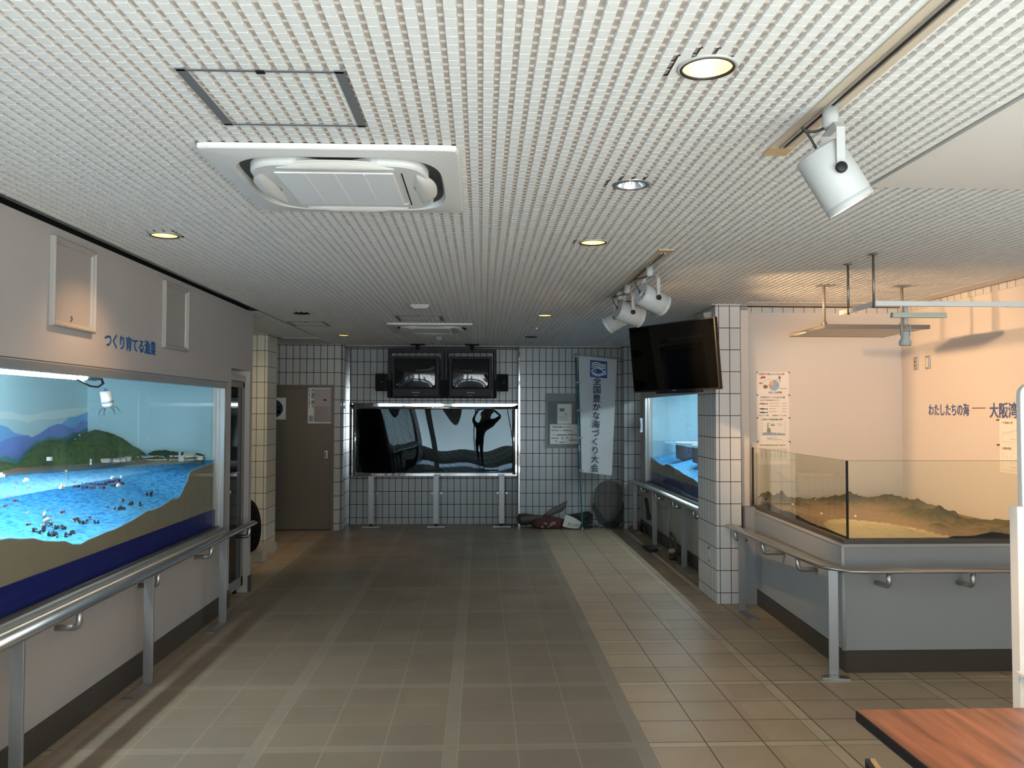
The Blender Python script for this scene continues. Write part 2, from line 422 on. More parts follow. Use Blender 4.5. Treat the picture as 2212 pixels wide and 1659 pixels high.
# plain plaster margins of the ceiling and the slab above everything
b = B()
b.box((1.665, FRONT, HC-.004), (XA, 3.475, HC+.03))
b.box((2.34, 7.205, HC-.004), (XA, 7.45, HC+.03)); b.box((3.715, 3.47, HC-.004), (XA, 7.21, HC+.03))
b.box((2.07, 7.36, HC-.006), (2.36, 12.3, HC+.03))
b.box((-2.16, 12.26, HC-.006), (2.36, YB, HC+.03)); b.box((-3.35, 10.93, HC-.006), (-2.62, 12.3, HC+.03)); b.box((-2.62, 11.03, HC-.006), (-2.155, 12.3, HC+.03)); b.box((-2.95, 8.06, HC-.006), (-2.615, 11.05, HC+.03))
struct(b.build('ceiling_plaster_margin', M_PLASTER))
struct(B().box((-3.7, FRONT-.3, HC+.14), (XA+.3, 13.2, HC+.24)).build('ceiling_slab', M_PLASTER))

# left wall with the display opening and a niche
W0, W1, WZ0, WZ1 = 1.2, 7.20, .715, 1.915      # left display window opening
b = B(); xb = XL-.10
b.box((xb, FRONT, 0), (XL, W0, HC-.02)); b.box((xb, W0, 0), (XL, W1, WZ0-.02)); b.box((xb, W0, WZ1+.03), (XL, 7.385, HC-.02)); b.box((xb, 7.385, 2.09), (XL, 7.975, HC-.02)); b.box((xb, 7.975, WZ1+.03), (XL, 8.06, HC-.02))
b.box((xb, W1, 0), (XL, 7.385, WZ1+.03)); b.box((xb, 7.975, 0), (XL, 8.06, WZ1+.03))
b.box((-2.9, 8.0, 0), (xb, 8.06, HC-.02))
bmesh.ops.remove_doubles(b.bm, verts=b.bm.verts, dist=1e-5)
struct(b.build('wall_left', M_WALL))
struct(B().box((xb, FRONT, HC-.02), (XL-.045, 8.06, HC+.03)).build('gap_shade_strip', M_BLACKM))  # black strip paints the shade of the open gap above the wall
struct(B().box((XL, FRONT, 0), (XL+.012, 7.385, .15)).box((XL, 7.975, 0), (XL+.012, 8.065, .15)).build('baseboard_left', M_BASE))
struct(B().box((XL, FRONT, 1.958), (XL+.0012, 7.33, 1.962)).build('trim_4', mat('dark_panel_joint', (.06, .05, .045), .6)))
# recess beyond the left wall
struct(B().box((-3.0, 8.0, 0), (-2.9, 10.45, HC+.02)).box((-3.4, 10.92, 0), (-3.3, 12.1, HC+.02)).build('wall_recess', M_PLASTER))
struct(B().box((-3.4, 10.45, 0), (-2.668, 10.92, HC)).build('wall_left_pillar', M_TILE_L))
# wall around the plain door
b = B(); YD = 12.04
b.box((-3.3, YD, 2.085), (-2.02, YD+.12, HC)); b.box((-3.3, YD, 0), (-3.19, YD+.12, 2.085)); b.box((-2.115, YD, 0), (-2.02, YD+.12, 2.085)); b.box((-2.12, YD+.1, 0), (-2.02, YB, HC))
b.box((-3.35, YD+.12, 0), (-2.0, YD+.2, HC))
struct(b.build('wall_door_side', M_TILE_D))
# wall with the chrome framed window, then the tiled wall on its right
b = B(); VX0, VX1, VZ0, VZ1 = -1.95, .545, .76, 1.815
b.box((-2.02, YB, 0), (.60, YB+.1, VZ0)); b.box((-2.02, YB, VZ1), (.60, YB+.1, HC)); b.box((-2.02, YB, VZ0), (VX0, YB+.1, VZ1)); b.box((VX1, YB, VZ0), (.60, YB+.1, VZ1))
bmesh.ops.remove_doubles(b.bm, verts=b.bm.verts, dist=1e-5)
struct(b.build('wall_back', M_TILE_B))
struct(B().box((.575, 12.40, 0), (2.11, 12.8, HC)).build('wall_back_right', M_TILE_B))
struct(B().box((2.095, 12.08, 0), (2.40, 12.8, HC)).build('wall_right_corner_pillar', M_TILE_B))
# right wall with the second display opening
R0, R1 = 7.99, 11.72; XR = 2.34
b = B()
b.box((XR, R0, 0), (XR+.1, 12.08, WZ0-.02)); b.box((XR, R0, WZ1+.03), (XR+.1, 12.08, HC)); b.box((XR, R1, WZ0-.02), (XR+.1, 12.08, WZ1+.03)); b.box((XR, 7.5, 0), (XR+.1, R0, HC))
bmesh.ops.remove_doubles(b.bm, verts=b.bm.verts, dist=1e-5)
struct(b.build('wall_right', mat('grey_right_wall_paint', (.42, .41, .38), .5, noise=.05, nscale=5)))
struct(B().box((XR-.012, 7.99, 0), (XR, 12.08, .15)).build('baseboard_right', M_BASE))
struct(B().box((2.105, 7.36, 0), (2.335, 7.995, HC), bev=.008).build('wall_right_pillar', M_TILE_R))
# alcove with the relief map
b = B()
b.box((2.33, 7.56, 0), (XA+.05, 7.66, HC-.03)); b.box((XA+.04, FRONT, 0), (XA+.14, 7.66, HC-.03))
struct(b.build('wall_alcove', M_ALC))
struct(B().box((2.334, 7.46, 0), (2.44, 7.565, HC-.04), bev=.004).build('trim_2', M_ALC))
struct(B().box((2.33, 7.555, HC-.05), (XA+.04, 7.57, HC)).box((XA+.03, FRONT, HC-.05), (XA+.045, 7.56, HC)).build('trim_3', tile_mat('white_tile_alcove_strip', (.70, .68, .64), GROUT, 2.40, 7.46, z0=HC-.3, pv=5)))
# glazed front of the hall, behind the camera
b = B()
b.box((-3.0, FRONT-.1, 0), (4.0, FRONT, .50)); b.box((-3.0, FRONT-.1, 2.48), (4.0, FRONT, HC+.05)); b.box((-3.0, FRONT-.1, .50), (-2.2, FRONT, 2.48)); b.box((XA-.02, FRONT-.1, .50), (4.0, FRONT, 2.48))
struct(b.build('wall_front', mat('pale_front_wall', (.66, .67, .67), .6)))
for k in range(7):
    x = -2.2+k*1.011
    wdt = .05
    struct(B().box((x-wdt/2, FRONT-.08, .50), (x+wdt/2, FRONT-.02, 2.48)).build('window_mullion', M_ALU))
b = B(); b.box((-1.25, FRONT+.05, 0), (-.85, FRONT+.4, HC)); 
struct(b.build('wall_front_pillar', M_TILE_D))
#@@SHELL_END
b = B(); b.box((-3.85, FRONT-.1, 0), (-3.75, 13.2, HC+.14)); b.box((4.05, FRONT-.1, 0), (4.15, 13.2, HC+.14)); b.box((-3.85, 13.1, 0), (4.15, 13.2, HC+.14)); b.box((-3.85, FRONT-.1, 0), (-3.0, FRONT, HC+.14)); b.box((-3.0, FRONT-.1, HC+.05), (4.15, FRONT, HC+.14)); b.box((4.0, FRONT-.1, 0), (4.15, FRONT, HC+.14))
struct(b.build('wall_light_seal', M_PLASTER))  # unseen outer shell added to keep sky light from leaking in

# ------------------------------------------------------------------ plain door
d = struct(B().box((-3.15, YD+.045, .012), (-2.155, YD+.085, 2.05)).build('door_1', mat('grey_brown_door_paint', (.15, .122, .088), .45, noise=.03, nscale=3)))
B().box((-3.19, YD-.006, 2.05), (-2.112, YD+.1, 2.09)).box((-3.19, YD-.006, 0), (-3.15, YD+.1, 2.05)).box((-2.155, YD-.006, 0), (-2.112, YD+.1, 2.05)).build('door_frame', mat('brown_door_frame', (.14, .115, .085), .4), d)
h = B().box((-2.255, YD+.03, 1.03), (-2.215, YD+.046, 1.14), bev=.004).build('handle_plate', M_STEEL, d)
B().box((-2.245, YD+.028, 1.045), (-2.225, YD+.0305, 1.125)).build('finger_recess', mat('dark_recess', (.08, .08, .08), .4, metal=.5), h)
B().box((-3.15, YD-.01, 0), (-2.155, YD+.09, .012)).build('threshold', M_BASE, d)

def sheet(name, o, u, v, w_, h_, label, cat='poster', group=None, material=None, th=.0012, curl=0):
    """paper on a wall: o = lower left corner, u = along, v = up; returns the paper and a function that places print on it"""
    o, u, v = Vector(o), Vector(u).normalized(), Vector(v).normalized(); n = u.cross(v)
    rows = []
    for j in range(7):
        rows.append([o + u*(w_*i/6) + v*(h_*j/6) + n*(th + curl*((i/6)**4)*(.5+.5*abs(j/3-1))) for i in range(7)])
    b = B(); b.grid(rows); 
    p = b.build(name, material or M_PAPER, None, loc=o+n*th)
    tag(p, label, cat, group)
    def pt(a, c, e=0): return o + u*(a*w_) + v*(c*h_) + n*(th+.0012+e)
    def bars(nm, rects, m, e=0):
        b = B()
        for a0, c0, a1, c1 in rects: b.prism([pt(a0, c0, e), pt(a1, c0, e), pt(a1, c1, e), pt(a0, c1, e)], n*.0004)
        return b.build(nm, m, p)
    def poly(nm, pts, m): 
        return B().prism([pt(a, c) for a, c in pts], n*.0004).build(nm, m, p)
    def txt(nm, s, a, c, size, m, bold=.01, xs=1.0, vertical=False, pitch=1.0):
        return text(nm, s, m, pt(a, c), u, v, size, p, bold=bold, xs=xs, vertical=vertical, depth=.0004, pitch=pitch)
    return p, pt, bars, poly, txt
def lines(a0, a1, c0, c1, n, t=.35, ragged=.3):
    r = []
    for i in range(n):
        c = c1-(c1-c0)*(i+.5)/n; hh = (c1-c0)/n*t/2
        r.append((a0, c-hh, a1-(a1-a0)*random.random()*ragged, c+hh))
    return r
M_FAINT = mat('grey_print', (.30, .29, .28), .6)
# papers on the door
p, pt, bars, poly, txt = sheet('door_poster', (-2.50, YD+.044, 1.535), (1, 0, 0), (0, 0, 1), .345, .515, 'landscape pinkish poster with thick black vertical title, taped on the brown door')
poly('pink_field', [(.25, .03), (.97, .03), (.97, .97), (.25, .97)], mat('pinkish_print', (.44, .37, .36), .6))
txt('title', '資源管理で', .13, .97, .058, M_INK, bold=.02, vertical=True, pitch=.95)
txt('subtitle', '豊かな海づくりを目指して', .02, .97, .024, M_INK, bold=.012, vertical=True, pitch=.98)
bars('small_print', lines(.28, .93, .05, .48, 12, .25), M_FAINT)
poly('fish_picture', [(.62, .655), (.66, .675), (.76, .670), (.80, .655), (.76, .64), (.66, .638)], M_INK)
poly('photo_strip', [(.05, .05), (.22, .05), (.22, .22), (.05, .22)], mat('grey_blue_print', (.28, .33, .38), .6))
p, pt, bars, poly, txt = sheet('round_emblem_poster', (-3.115, YD+.044, 1.59), (1, 0, 0), (0, 0, 1), .30, .315, 'white sheet with a dark round emblem on the door, half behind the tiled left pillar')
poly('emblem_disc', [(.40+.46*math.cos(2*PI*i/32), .5+.42*math.sin(2*PI*i/32)) for i in range(32)], mat('navy_emblem', (.02, .025, .06), .5))
poly('yellow_star', [(.66+(.17 if i % 2 == 0 else .07)*math.cos(PI/2+PI*i/5), .36+(.13 if i % 2 == 0 else .055)*math.sin(PI/2+PI*i/5)) for i in range(10)], mat('yellow_print', (.55, .38, .03), .5))
poly('white_shape', [(.60, .55), (.66, .66), (.66, .57), (.74, .60), (.68, .50)], M_PAPER)

# ------------------------------------------------------------------ chrome framed viewing window
t = thing('viewing_window', (-.70, YB, 0), 'wide chrome-framed viewing window with curved reflections in the far tiled wall', 'window')
b = B(); y0 = YB-.10
b.box((VX0-.03, y0, VZ1-.045), (VX1+.02, YB, VZ1+.02), bev=.006); b.box((VX0-.03, y0, VZ0-.03), (VX1+.02, YB, VZ0+.02), bev=.006)
b.box((VX0-.03, y0, VZ0), (VX0+.035, YB, VZ1), bev=.006); b.box((VX1-.03, y0, VZ0), (VX1+.02, YB, VZ1), bev=.006)
b.build('frame', M_CHROME, t)
b = B(); b.tube([(VX0+.055, y0-.012, VZ0), (VX0+.055, y0-.012, VZ1-.02)], .028, 16); b.tube([(VX1-.045, y0-.012, VZ0), (VX1-.045, y0-.012, VZ1-.02)], .022, 16)
b.tube([(VX0-.02, y0-.014, VZ1-.05), (VX1+.01, y0-.014, VZ1-.05)], .02, 16)
b.build('rounded_frame_tube', M_CHROME, t)
# the acrylic pane is not flat: it bulges and ripples, most at its left end
rows = []
for j in range(41):
    z = VZ0+.02+(VZ1-VZ0-.06)*j/40; r = []
    for i in range(121):
        s_ = i/120; x = VX0+.03+(VX1-VX0-.06)*s_
        amp = .012*(1-s_)**1.5
        y = YB-.045 + amp*math.sin(9*s_+1.6*(j/40)**2+.6) + .004*(1-s_)*math.sin(21*s_+2.2*j/40) + .0012*math.sin(15*s_+3*j/40) + .016*(max(0, .42-j/40))**2*(1-s_)
        r.append((x, y, z))
    rows.append(r)
b = B(); b.grid(rows); b.build('acrylic_pane', glass_mat('reflective_pane', (.55, .66, .68), 1.62, 0, .62, (.70, .90, 1.0)), t)
b = B(); b.box((VX0+.03, YB+.02, VZ0-.02), (VX1-.03, YB+.45, VZ0)); b.box((VX0+.03, YB+.40, VZ0), (VX1-.03, YB+.42, VZ1)); b.box((VX0-.01, YB+.02, VZ0), (VX0+.03, YB+.42, VZ1)); b.box((VX1-.03, YB+.02, VZ0), (VX1, YB+.42, VZ1)); b.box((VX0, YB+.02, VZ1-.04), (VX1, YB+.42, VZ1))
b.build('dark_tank_box', mat('dark_tank_lining', (.11, .19, .22), .5), t)
for x in (-.72, .12): B().box((x-.155, y0-.004, VZ0+.045), (x+.155, YB-.03, VZ0+.062), bev=.004).build('dark_clip', M_BLACK, t)
# chrome corner strips of the recess
for x, nm in ((-2.0, 'left'), (.575, 'right')):
    o = B().box((x-.018, 12.385, 0) if nm == 'right' else (x-.022, YB-.05, 0), (x+.012, 12.42, HC) if nm == 'right' else (x+.012, YB, HC), bev=.004).build('chrome_corner_strip', M_CHROME)
    tag(o, 'full-height polished chrome corner strip '+('beside the door recess' if nm == 'left' else 'between viewing window and grey notice board'), 'metal trim', 'chrome strips flanking the viewing window')
# slim barrier posts under the window
def barrier(x, label):
    t = thing('barrier_post', (x, YB-.30, 0), label, 'post', 'posts below the viewing window')
    b = B().box((x-.045, YB-.32, .045), (x+.035, YB-.30, .74), bev=.003); b.build('flat_post', M_POST, t)
    B().box((x-.13, YB-.36, 0), (x+.13, YB-.27, .008)).build('base_plate', M_STEEL, t)
    B().box((x-.02, YB-.318, .008), (x+.02, YB-.302, .06)).build('stub', M_BLACK, t)
    B().box((x-.05, YB-.31, .735), (x+.05, YB-.125, .75)).build('top_arm', M_POST, t)
    return t
def lug(x, t): B().tube([(x, YB-.31, .50), (x, YB-.345, .50)], .014, 10).build('lug', M_STEEL, t)
a = barrier(-1.62, 'flat steel post under the left end of the viewing window'); lug(-1.53, a)
c = barrier(-.66, 'flat steel post under the middle of the viewing window'); lug(-.72, c); lug(-.585, c)
e = barrier(.315, 'flat steel post under the right end of the viewing window'); lug(.25, e); lug(.385, e)
# dark tile missing in the wall beside the speaker
# ------------------------------------------------------------------ hanging tube televisions
def crt(x0, x1, which):
    yf = 11.87; z0, z1 = 1.92, 2.50; xc = (x0+x1)/2
    t = thing('tube_television', (xc, yf+.3, z0), f'bulky black tube television hanging in a cradle, {which} of the pair', 'television', 'tube televisions above the viewing window')
    b = B(); b.box((x0, yf, z0), (x1, yf+.12, z1), bev=.012)
    # tapering back
    A = [(x0+.02, yf+.12, z0+.02), (x1-.02, yf+.12, z0+.02), (x1-.02, yf+.12, z1-.02), (x0+.02, yf+.12, z1-.02)]
    Bk = [(x0+.17, yf+.50, z0+.06), (x1-.17, yf+.50, z0+.06), (x1-.17, yf+.50, z1-.14), (x0+.17, yf+.50, z1-.14)]
    va = [b.bm.verts.new(p) for p in A]; vb = [b.bm.verts.new(p) for p in Bk]
    for i in range(4): b.bm.faces.new((va[i], va[(i+1) % 4], vb[(i+1) % 4], vb[i]))
    b.bm.faces.new(vb); b.build('cabinet', M_BLACK, t)
    sx0, sx1, sz0, sz1 = x0+.055, x1-.06, z0+.135, z1-.055
    b = B(); b.box((sx0-.02, yf-.012, sz0-.02), (sx1+.02, yf+.004, sz1+.02), bev=.004); b.build('bezel', M_BLACKM, t)
    rows = []
    for j in range(13):
        r = []
        for i in range(17):
            u, v_ = i/8-1, j/6-1
            r.append((sx0+(sx1-sx0)*i/16, yf-.014-.030*(1-u*u*.75)*(1-v_*v_*.75)+.006, sz0+(sz1-sz0)*j/12))
        rows.append(r)
    b = B(); b.grid(rows); b.build('curved_screen', M_DARKGLASS, t)
    B().box((xc-.05, yf-.004, z0+.055), (xc+.06, yf+.002, z0+.068)).build('name_plate', mat('dull_silver_print', (.18, .18, .18), .4), t)
    B().box((xc-.03, yf-.004, z0+.012), (xc+.03, yf+.002, z0+.02)).build('indicator_strip', M_FAINT, t)
    return xc
def cradle(x0, x1, which):
    xc = (x0+x1)/2
    t = thing('television_cradle', (xc, 12.0, HC), f'black tubular ceiling cradle holding the {which} tube television', 'tv mount', 'ceiling cradles of the tube televisions')
    s_ = rrect(.05, .05, .008, 2); x0 -= .045; x1 += .045
    B().sweep([(x0, 11.98, 1.97), (x0, 11.98, 2.585), (x1, 11.98, 2.585), (x1, 11.98, 1.97)], s_, up=Vector((0, 1, 0)), smooth=False).build('yoke', M_BLACK, t)
    B().tube([(xc+.02, 11.98, 2.585), (xc+.02, 11.98, HC+.01)], .03, 12).build('stem', M_BLACK, t)
    B().box((xc-.08, 11.9, HC-.012), (xc+.12, 12.06, HC)).build('ceiling_plate', M_BLACKM, t)
    b = B(); b.box((x0-.02, 11.95, 1.905), (x1+.02, 12.3, 1.918)); b.box((x0-.025, 11.9, 1.91), (x0+.03, 12.05, 2.16)); b.box((x1-.03, 11.9, 1.91), (x1+.025, 12.05, 2.16)); b.build('tray', M_BLACKM, t)
crt(-1.27, -.60, 'left'); crt(-.46, .155, 'right'); cradle(-1.27, -.60, 'left'); cradle(-.46, .155, 'right')
for x, lab in ((-1.432, 'small black wall speaker left of the left tube television'), (.312, 'small black wall speaker right of the right tube television')):
    t = thing('speaker', (x, 12.0, 2.0), lab, 'speaker', 'small speakers beside the tube televisions')
    B().box((x-.08, 11.90, 2.0), (x+.08, 12.03, 2.25), bev=.014).build('cabinet', M_BLACK, t)
    B().box((x-.066, 11.893, 2.015), (x+.066, 11.905, 2.235), bev=.008).build('grille', M_BLACKM, t)
    B().box((x+.0, 11.890, 2.125), (x+.03, 11.895, 2.131)).build('badge', mat('dull_silver_print', (.18, .18, .18), .4), t)
    s_ = 1 if x < -.5 else -1
    B().box((min(x, x+s_*.08), 11.98, 2.1), (max(x, x+s_*.08), 12.02, 2.14)).build('bracket', M_BLACKM, t)

# ------------------------------------------------------------------ ceiling fittings
def downlight(i, lit, label):
    x, y = DOWN[i]; r = .066 if lit else .0655
    t = thing('downlight', (x, y, HC), label, 'ceiling light', 'lit downlights' if lit else 'unlit downlights')
    z = HC
    ringm = mat('black_lamp_trim', (.02, .015, .012), .4) if lit else M_STEEL
    if lit:
        B().lathe([(r+.003, z+.018), (r+.003, z-.006), (r+.010, z-.007), (r+.010, z+.018)], 48, Matrix.Translation((x, y, 0)), close=True).build('inner_ring', ringm, t)
        B().lathe([(r+.010, z+.03), (r+.010, z-.006), (r+.019, z-.003), (r+.019, z+.0005), (r+.0125, z+.001), (r+.0125, z+.03)], 48, Matrix.Translation((x, y, 0)), close=True).build('trim_ring', M_WHITE2, t)
        prof = [(r+.003, z-.001)]
        for k in range(9):
            zz = z+.012+k*.010; rr = r-.004-.0035*k
            prof += [(rr+.0022, zz-.004), (rr, zz+.001)]
        prof += [(.030, z+.105), (0, z+.106)]
        B().lathe(prof, 40, Matrix.Translation((x, y, 0)), smooth=False).build('reflector', mat('glowing_gold_reflector', (.80, .62, .34), .35, metal=.6, emit=(1, .55, .17), estr=1.8), t)  # reflector glow is set in its material, besides the bulb
        B().lathe([(0, z+.030), (.018, z+.032), (.030, z+.044), (.032, z+.06), (.022, z+.09), (.012, z+.105)], 20, Matrix.Translation((x, y, 0))).build('bulb', mat('glowing_bulb', (1, .8, .5), .4, emit=(1, .68, .34), estr=22), t)
    else:
        dark = i in (6, 8)
        B().lathe([(r-.006, z+.003), (r-.006, z-.004), (r+.016, z-.003), (r+.018, z+.001), (r+.008, z+.002), (r+.008, z+.018), (r+.004, z+.018), (r+.004, z+.003)], 48, Matrix.Translation((x, y, 0)), close=True).build('trim_ring', M_BLACKM if dark else M_ALU, t)
        rf = M_BLACKM if dark else mat('silver_reflector', (.75, .80, .85), .12, metal=1)
        B().lathe([(r-.006, z), (r-.012, z+.025), (r-.022, z+.05), (.025, z+.07), (0, z+.072)], 40, Matrix.Translation((x, y, 0))).build('reflector', rf, t)
        if not dark: B().lathe([(0, z+.05), (.014, z+.052), (.016, z+.07), (0, z+.0705)], 16, Matrix.Translation((x, y, 0))).build('lamp_holder', M_STEEL, t)
    return t
downlight(0, True, 'lit ribbed gold downlight nearest the camera, left of the bare track end')
downlight(1, True, 'lit downlight near the left wall above the empty moulded frames')
downlight(2, True, 'lit downlight between the silver unlit downlight and the three track spotlights')
downlight(3, True, 'lit downlight to the right of the far ceiling air conditioner')
downlight(4, True, 'lit downlight in front of the door recess')
t = downlight(5, False, 'unlit silver downlight with a bare reflector behind the nearest lit one')
downlight(6, False, 'unlit black ceiling opening near the left wall end')
downlight(7, False, 'unlit silver downlight behind the far lit one on the right')
downlight(8, False, 'unlit black ceiling opening close to the back right tiled wall')
DL = {0: 16, 1: 34, 2: 16, 3: 14, 4: 18}
for i, e_ in DL.items():
    lamp('downlight_beam', 'SPOT', (DOWN[i][0], DOWN[i][1], HC+.02), e_, WARM, (DOWN[i][0]-(.35 if i == 1 else 0), DOWN[i][1], 0), spot_size=math.radians(112 if i == 1 else 75), spot_blend=.85 if i == 1 else .7, shadow_soft_size=.04)

def hatch(x0, x1, y0, y1, label, cam_side):
    t = thing('ceiling_hatch', ((x0+x1)/2, (y0+y1)/2, HC), label, 'access panel', 'square ceiling access hatches')
    b = B(); z0, z1 = HC-.003, HC+.002
    for xa in (x0, x1): b.box((xa-.014, y0-.012, z0), (xa+.014, y1+.012, z1))
    for ya in (y0, y1): b.box((x0-.012, ya-.006, z0), (x1+.012, ya+.006, z1))
    b.build('frame', mat('grey_hatch_frame', (.13, .135, .14), .5), t)
    B().box(((x0+x1)/2-.012, y0-.008, HC-.006), ((x0+x1)/2+.012, y0+.012, HC-.002)).build('latch', M_BLACK, t)
hatch(-.856, -.407, 2.355, 2.80, 'square access hatch with a grey edge in front of the near air conditioner', 1)
hatch(-.862, -.415, 8.42, 8.86, 'square access hatch just in front of the far air conditioner', 1)
hatch(-2.10, -1.72, 9.05, 9.45, 'faint square access hatch at the left edge of the far ceiling', 1)

def aircon(xc, yc, label):
    t = thing('air_conditioner', (xc, yc, HC), label, 'air conditioner', 'ceiling cassette air conditioners')
    W = .475; z = HC; M_AC = mat('warm_white_ac_plastic', (.70, .70, .67), .38)
    def loop(f, zz, n=128): return [(xc+f(2*PI*i/n)[0], yc+f(2*PI*i/n)[1], zz) for i in range(n)]
    def sq(half, r, pw=12):
        def f(a):
            c_, s_ = math.cos(a), math.sin(a); k = (abs(c_)**pw+abs(s_)**pw)**(-1/pw)
            return half*k*c_, half*k*s_
        return f
    def octo(half):
        def f(a):
            c_, s_ = math.cos(a), math.sin(a); k = (abs(c_)**4.2+abs(s_)**4.2)**(-1/4.2)
            return half*k*c_, half*k*s_
        return f
    b = B()
    rings = [loop(sq(W, 0, 40), z-.002), loop(sq(W, 0, 40), z-.018), loop(sq(W-.006, 0, 40), z-.022), loop(octo(.412), z-.030), loop(octo(.403), z-.030), loop(octo(.393), z-.006)]
    V = [[b.bm.verts.new(p) for p in r] for r in rings]
    for p_, q_ in zip(V, V[1:]):
        for i in range(128): b.bm.faces.new((p_[i], p_[(i+1) % 128], q_[(i+1) % 128], q_[i])).smooth = False
    b.build('panel', M_AC, t)
    # dark air slot behind the flaps
    b = B(); V = [[b.bm.verts.new(p) for p in r] for r in (loop(octo(.400), z-.008), loop(octo(.30), z-.008))]
    for i in range(128): b.bm.faces.new((V[0][i], V[0][(i+1) % 128], V[1][(i+1) % 128], V[1][i]))
    b.build('air_outlet', mat('shadowy_outlet', (.05, .05, .05), .7), t)
    # central body, waisted on each side where the flaps sit
    def body(half, dip):
        def f(a):
            c_, s_ = math.cos(a), math.sin(a); k = (abs(c_)**5+abs(s_)**5)**(-1/5)
            m_ = math.cos(2*a)**2
            dd = max(0, (m_-.45)/.55)
            kk = half*k*(1-dip*dd)
            return kk*c_, kk*s_
        return f
    b = B(); rings = [loop(body(.350, .20), z-.004), loop(body(.350, .20), z-.034), loop(body(.340, .20), z-.041), loop(sq(.245, 0, 14), z-.043), loop(sq(.24, 0, 14), z-.039)]
    V = [[b.bm.verts.new(p) for p in r] for r in rings]
    for p_, q_ in zip(V, V[1:]):
        for i in range(128): b.bm.faces.new((p_[i], p_[(i+1) % 128], q_[(i+1) % 128], q_[i])).smooth = False
    b.bm.faces.new(V[-1]); b.build('body', M_AC, t)
    g = B().box((xc-.245, yc-.25, z-.047), (xc+.215, yc+.24, z-.038), bev=.003).build('intake_grille', mat('white_grille', (.80, .82, .82), .4), t)
    bb = B()
    for k in range(3): bb.box((xc-.13+k*.115-.003, yc-.24, z-.0482), (xc-.13+k*.115+.003, yc+.23, z-.0465))
    bb.build('grille_rib', mat('pale_grille_rib', (.86, .88, .88), .4), g)
    B().box((xc+.245, yc-.25, z-.0445), (xc+.250, yc+.24, z-.040)).build('joint_line', M_BLACKM, t)
    for k in range(4):
        mt = Matrix.Translation((xc, yc, 0)) @ Matrix.Rotation(k*PI/2, 4, 'Z')
        rows = []
        for i in range(21):
            s_ = i/10-1; wv = .010+.078*(1-abs(s_)**2.4); yi = -.284-.014*s_*s_
            rows.append([(s_*.225, yi, z-.042), (s_*.225, yi-wv*.35, z-.056+.010*abs(s_)**3), (s_*.225, yi-wv*.75, z-.052+.010*abs(s_)**3), (s_*.225, yi-wv, z-.038)])
        b = B(); b.grid(rows); rows2 = [[(p[0], p[1], p[2]+.008) for p in r] for r in rows]; b.grid(rows2); b.xf(mt)
        b.build('flap', mat('cream_ac_flap', (.73, .71, .66), .4), t)
    B().box((xc-.02, yc-.300, z-.0445), (xc+.03, yc-.294, z-.042)).build('name_badge', mat('dull_silver_print', (.18, .18, .18), .4), t)
    return t
a = aircon(-.560, 3.465, 'large white ceiling cassette air conditioner nearest the camera')
aircon(-.567, 9.55, 'far white ceiling cassette air conditioner above the walkway')
# emergency lamp, smoke detector, cords
t = thing('emergency_light', (-.558, 7.53, HC), 'small slim white ceiling fitting in front of the far hatch', 'light fitting')
B().box((-.64, 7.47, HC-.03), (-.47, 7.60, HC), bev=.006).build('housing', M_WHITE2, t)
B().box((-.62, 7.49, HC-.036), (-.49, 7.58, HC-.029)).build('diffuser', mat('frosted_cover', (.72, .74, .74), .3), t)
t = thing('smoke_detector', (-.552, 10.8, HC), 'round white smoke detector behind the far air conditioner', 'smoke detector')
B().lathe([(0, HC-.045), (.035, HC-.043), (.045, HC-.03), (.05, HC-.012), (.055, HC)], 28, Matrix.Translation((-.552, 10.8, 0))).build('detector_body', M_WHITE, t)
t = thing('pull_chain', (.612, 3.37, HC), 'tiny ring hanging from the ceiling beside the silver unlit downlight', 'hook')
B().sweep(arc_pts((.612, 3.37, HC-.028), .008, 0, 2*PI, 12, (1, 0, 0), (0, 0, 1))[:-1], ell(.0018, .0018, 6), closed=True, up=Vector((0, 1, 0))).tube([(.612, 3.37, HC-.02), (.612, 3.37, HC)], .0015, 6).build('ring', M_WOODT, t)

# ------------------------------------------------------------------ lighting tracks and spotlights
def track(x, y0, y1, label):
    t = thing('lighting_track', (x, (y0+y1)/2, HC), label, 'lighting track', 'recessed ceiling lighting tracks')
    b = B(); b.box((x-.045, y0+.09, HC-.005), (x-.010, y1-.09, HC+.003)); b.box((x+.010, y0+.09, HC-.005), (x+.045, y1-.09, HC+.003)); b.build('wood_surround', mat('beige_track_surround', (.50, .43, .33), .5), t)
    b = B(); b.box((x-.013, y0+.09, HC-.010), (x-.006, y1-.09, HC+.004)); b.box((x+.006, y0+.09, HC-.010), (x+.013, y1-.09, HC+.004)); b.build('rail', M_ALU, t)
    B().box((x-.006, y0+.09, HC-.001), (x+.006, y1-.09, HC+.004)).build('slot', M_BLACKM, t)
    B().box((x-.045, y1-.09, HC-.006), (x+.045, y1, HC+.003)).build('end_board', M_WOODT, t)
    B().box((x-.045, y0, HC-.006), (x+.045, y0+.09, HC+.003)).build('end_board', M_WOODT, t)
track(1.098, -1.2, 3.05, 'near ceiling track with one large spotlight, running out of the top of the view')
track(1.105, 4.88, 6.95, 'far ceiling track carrying three spotlights')
